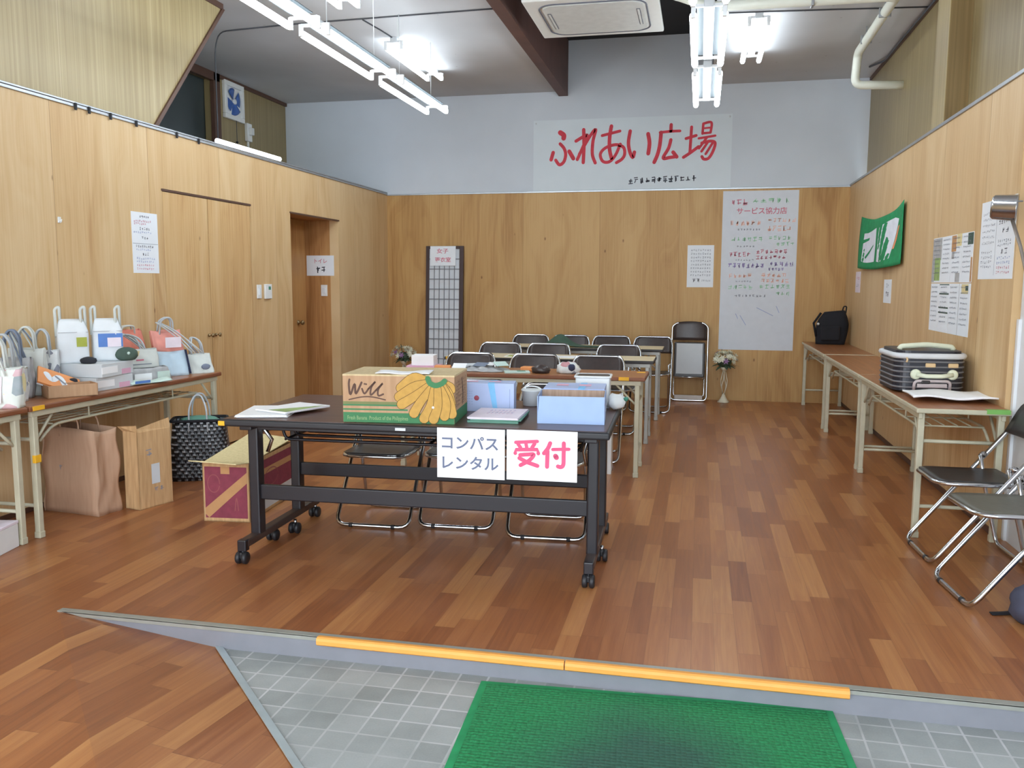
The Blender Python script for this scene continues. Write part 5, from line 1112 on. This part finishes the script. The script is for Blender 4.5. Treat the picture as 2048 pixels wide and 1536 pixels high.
# ================================================================== on the suitcase table
t = thing('striped_suitcase', 'navy ribbed suitcase with cream handles on the white cloth', 'suitcase', (1.318, 5.58, .7135), .03)
w_, d_, h_ = .385, .44, .235
def sc_(z0, z1, hw, hd, m, r=.075, n=7):
    b_.prism([(x, y, z0) for x, y in rrect(hw, hd, r, n)], (0, 0, z1-z0), m)
b_ = MB(); sc_(0, h_-.02, w_/2, d_/2, 'case'); b_.build('shell', t)
b_ = MB()
for i in range(6): z = .022+.030*i; b_.tube([(x, y, z) for x, y in rrect(w_/2+.001, d_/2+.001, .075, 7)], .006, 'case_line', 6, closed=True)
b_.build('ribs', t)
b_ = MB(); b_.tube([(x, y, h_-.030) for x, y in rrect(w_/2+.001, d_/2+.001, .076, 7)], .017, 'case_zip', 8, closed=True); b_.build('zip_band', t)
b_ = MB(); sc_(h_-.022, h_, w_/2-.012, d_/2-.012, 'case', .07); b_.build('lid', t)
b_ = MB(); b_.tube(rounded([(-.15, -.10, h_), (-.14, -.10, h_+.018), (0, -.10, h_+.030), (.14, -.10, h_+.018), (.15, -.10, h_)], .02), [.016]*len(rounded([(-.15, -.10, h_), (-.14, -.10, h_+.018), (0, -.10, h_+.030), (.14, -.10, h_+.018), (.15, -.10, h_)], .02)), 'cream_trim', 10); b_.build('top_handle', t)
yf = -d_/2-.004
for x in (-.085, .115):
    b_ = MB(); b_.lathe([(.030, 0), (.030, .012), (.022, .018), (.002, .019)], 'cream_trim', 18, mat=Matrix.Translation((x, yf, .100)) @ Matrix.Rotation(PI/2, 4, 'X')); b_.build('handle_mount', t)
b_ = MB(); b_.tube([(-.085, yf-.016, .100), (-.03, yf-.026, .091), (.05, yf-.028, .092), (.115, yf-.016, .100)], .013, 'cream_trim', 10); b_.build('side_handle', t)
for x in (-.005, .118): 
    b_ = MB(); b_.box(x-.028, x+.028, yf-.006, yf+.006, .140, .165, 'case_tag', .005); b_.build('zip_tag', t)
b_ = MB(); b_.tube(rounded([(-.09, yf, .002), (-.09, yf-.01, .062), (.105, yf-.01, .062), (.105, yf, .002)], .025), .009, 'pink_grey', 8); b_.box(-.075, .09, yf-.012, yf, .022, .046, 'pink_grey', .004); b_.build('pull_handle', t)
b_ = MB(); b_.box(-.055, -.005, yf-.022, yf-.006, .045, .066, 'seat', .006); b_.build('lock', t)
b_ = MB(); b_.tube([(-.14, yf+.002, h_-.03), (-.135, yf-.012, h_-.05), (-.14, yf-.012, h_-.065)], .006, 'case_tag', 6); b_.build('zip_pull', t)
t = thing('white_cloth', 'folded white cloth hanging at the table corner below the suitcase', 'cloth', (1.345, 5.12, .7005))
b = MB(); b.grid(lambda u, v: (-.205+.42*u+.02*v, -.19+.36*v, .010+.011*(1+math.sin(9*u+4*v)*.5)+.012*max(0, .35-v)*(1+.6*math.sin(7*u))), 20, 14, 'paper_bright', thick=.010); b.build('fabric', t)
t['label'] = 'folded white cloth spread in front of the striped suitcase'
t = thing('green_tape', 'strip of green tape at the end of the suitcase table', 'tape', (1.495, 4.715, .6925)); b = MB(); b.box(-.055, .055, -.004, .03, .008, .0095, 'green_tape'); b.box(-.055, .055, -.0055, -.0035, -.012, .0095, 'green_tape'); b.build('strip', t)
t = thing('backpack', 'black backpack on the table in the back corner', 'backpack', (1.36, 9.60, .7005), -.15)
b = MB()
def bp(u, v):
    a = 2*PI*u; c_, s_ = math.cos(a), math.sin(a); p = 4; k = (abs(c_)**p+abs(s_)**p)**(-1/p); sh = 1-.30*max(0, (v-.55)/.45)**1.6
    return (.145*c_*k*sh*(1+.12*math.sin(PI*v))+.03*v, .10*s_*k*sh+.005*math.sin(9*v+3*a), .36*v-.05*max(0, v-.7)*(1-c_)*.8)
b.grid(bp, 32, 14, 'black_cloth', thick=.004); b.poly([bp(i/32, 1) for i in range(32)], 'black_cloth'); b.build('body', t)
b = MB(); b.box(-.10, .10, -.135, -.09, .04, .20, 'black_cloth', .02, seg=3); b.build('front_pocket', t)
b = MB(); b.tube(rounded([(.10, 0, .31), (.12, 0, .40), (.15, 0, .40), (.14, 0, .30)], .03), .007, 'black_cloth', 8); b.build('handle', t)
b = MB(); b.tube([(-.10, -.05, .33), (-.17, -.06, .22), (-.14, -.07, .08)], .012, 'black_cloth', 8); b.build('shoulder_strap', t)
b = MB(); b.blob((-.125, -.105, .215), .016, 'paper_grey', 1, .1, 2); b.build('badge', t)
# ================================================================== flower stands, dark bag, mat, edge guards
def flowers(label, loc, sd):
    t = thing('flower_stand', label, 'flowers', loc, 0, 'flower arrangements by the back wall'); R = random.Random(sd)
    b = MB(); b.lathe([(.065, 0), (.068, .008), (.040, .035), (.020, .075), (.014, .10)], 'iron', 20); b.build('base', t)
    for k in range(4):
        a = k*PI/2+.4; b = MB(); b.tube([(.012*math.cos(a), .012*math.sin(a), .09), (.038*math.cos(a+.5), .038*math.sin(a+.5), .19), (.036*math.cos(a+.9), .036*math.sin(a+.9), .25), (.012*math.cos(a+1.4), .012*math.sin(a+1.4), .36)], .0055, 'iron', 6); b.build('stem_bar', t)
    b = MB(); b.lathe([(.012, .35), (.03, .37), (.05, .40), (.045, .402), (.002, .39)], 'iron', 16); b.build('bowl', t)
    for i in range(34):
        a = R.uniform(0, 2*PI); e = R.uniform(.05, 1.35); rr = .122+R.uniform(-.015, .012); c_ = (rr*math.cos(a)*math.cos(e)*1.15, rr*math.sin(a)*math.cos(e), .45+rr*math.sin(e))
        m = 'flower_purple' if i in (3, 9) else 'flower_white'
        if i == 3: c_ = (.01, -.115, .475)
        b = MB(); n_ = Vector((c_[0], c_[1], c_[2]-.43)).normalized(); q = n_.to_track_quat('Z', 'Y').to_matrix().to_4x4(); q.translation = Vector(c_)
        for ring, (pn, pr, tl) in enumerate(((6, .042, .25), (5, .027, .7))):
            for k in range(pn):
                an = 2*PI*k/pn+ring*.5
                b.grid(lambda u, v: q @ Vector(((pr*u)*math.cos(an+(v-.5)*1.15*math.sin(PI*min(u+.2, 1))), (pr*u)*math.sin(an+(v-.5)*1.15*math.sin(PI*min(u+.2, 1))), tl*pr*u*u+.004*ring)), 3, 3, m)
        b.blob(c_, .009, m, 1); b.build('flower', t)
    for i in range(12):
        a = 2*PI*i/12+R.uniform(-.2, .2); e = R.uniform(-.25, .25); n_ = Vector((math.cos(a)*math.cos(e), math.sin(a)*math.cos(e), math.sin(e))); p0 = Vector((0, 0, .43)); sd_ = n_.cross(Vector((0, 0, 1))).normalized()
        b = MB(); L_ = R.uniform(.11, .165); b.grid(lambda u, v: p0+n_*(L_*(.3+.7*u))+sd_*((v-.5)*.042*math.sin(PI*(.1+.88*u)))+Vector((0, 0, -.03*u*u)), 5, 2, 'leaf', thick=.001); b.build('leaf', t)
    b = MB(); b.tube([(0, 0, .42), (-.03, 0, .55), (-.035, -.01, .60)], .004, 'leaf', 5); b.build('sprig', t)
    b = MB(); b.blob((0, 0, .45), .070, 'leaf', 2, .12, sd, (1.1, 1, .8)); b.build('greenery', t)
flowers('cream and mauve flowers on an ivory stand below the tall paper list', (.285, 9.86, 0), 3)
flowers('cream and mauve flower arrangement beside the paper lattice screen', (-3.46, 9.70, 0), 8)
t = thing('dark_bag', 'dark blue-grey bag lying on the floor by the grey-seated chair', 'bag', (1.40, 3.62, 0), .1); b = MB(); b.blob((0, 0, .07), .17, 'dark_blue', 3, .06, 9, (.95, .9, .62), 0); b.build('body', t)
b = MB(); b.grid(lambda u, v: (-.20+.18*u, .085+.030*(v-.5)+.02*u, .006+.02*u*u), 8, 2, 'black_cloth', thick=.004); b.build('strap', t)
b = MB(); b.grid(lambda u, v: (-.10+.2*u, -.16+.03*v+.02*math.sin(6*u), .012+.05*math.sin(PI*u)), 8, 2, 'black_cloth', thick=.004); b.build('strap', t)
# green mat
t = thing('door_mat', 'green ribbed entrance mat with a worn grey middle on the tiles', 'mat', (-.105, 2.43, ZT), .056)
b = MB(); b.box(-.575, .575, -.45, .40, .0005, .010, 'mat', .003); b.build('pile', t)
b = MB()
for x0, x1, y0, y1 in ((-.60, -.572, -.475, .425), (.572, .60, -.475, .425), (-.572, .572, .398, .425), (-.572, .572, -.475, -.448)): b.box(x0, x1, y0, y1, .0005, .006, 'towel_green')
b.build('border', t)
def guard(label, x0, x1):
    t = thing('step_edge_guard', label, 'edge guard', ((x0+x1)/2, 2.86, 0), 0, 'yellow edge guards on the step'); L_ = (x1-x0)/2
    b = MB(); pr = [(.010, .006), (-.006, .007), (-.014, .003), (-.018, -.006), (-.017, -.020), (-.010, -.026), (.0015, -.026), (.0015, .0045), (.010, .0045)]
    b.prism([(-L_, y, z) for y, z in pr], (2*L_, 0, 0), 'yellow'); b.build('rubber', t); return t
guard('yellow rubber edge guard at the ramp end of the step', -1.375, -.434)
guard('yellow rubber edge guard at the wall end of the step, by the mat corner', -.430, .518)
bpy.context.view_layer.update()
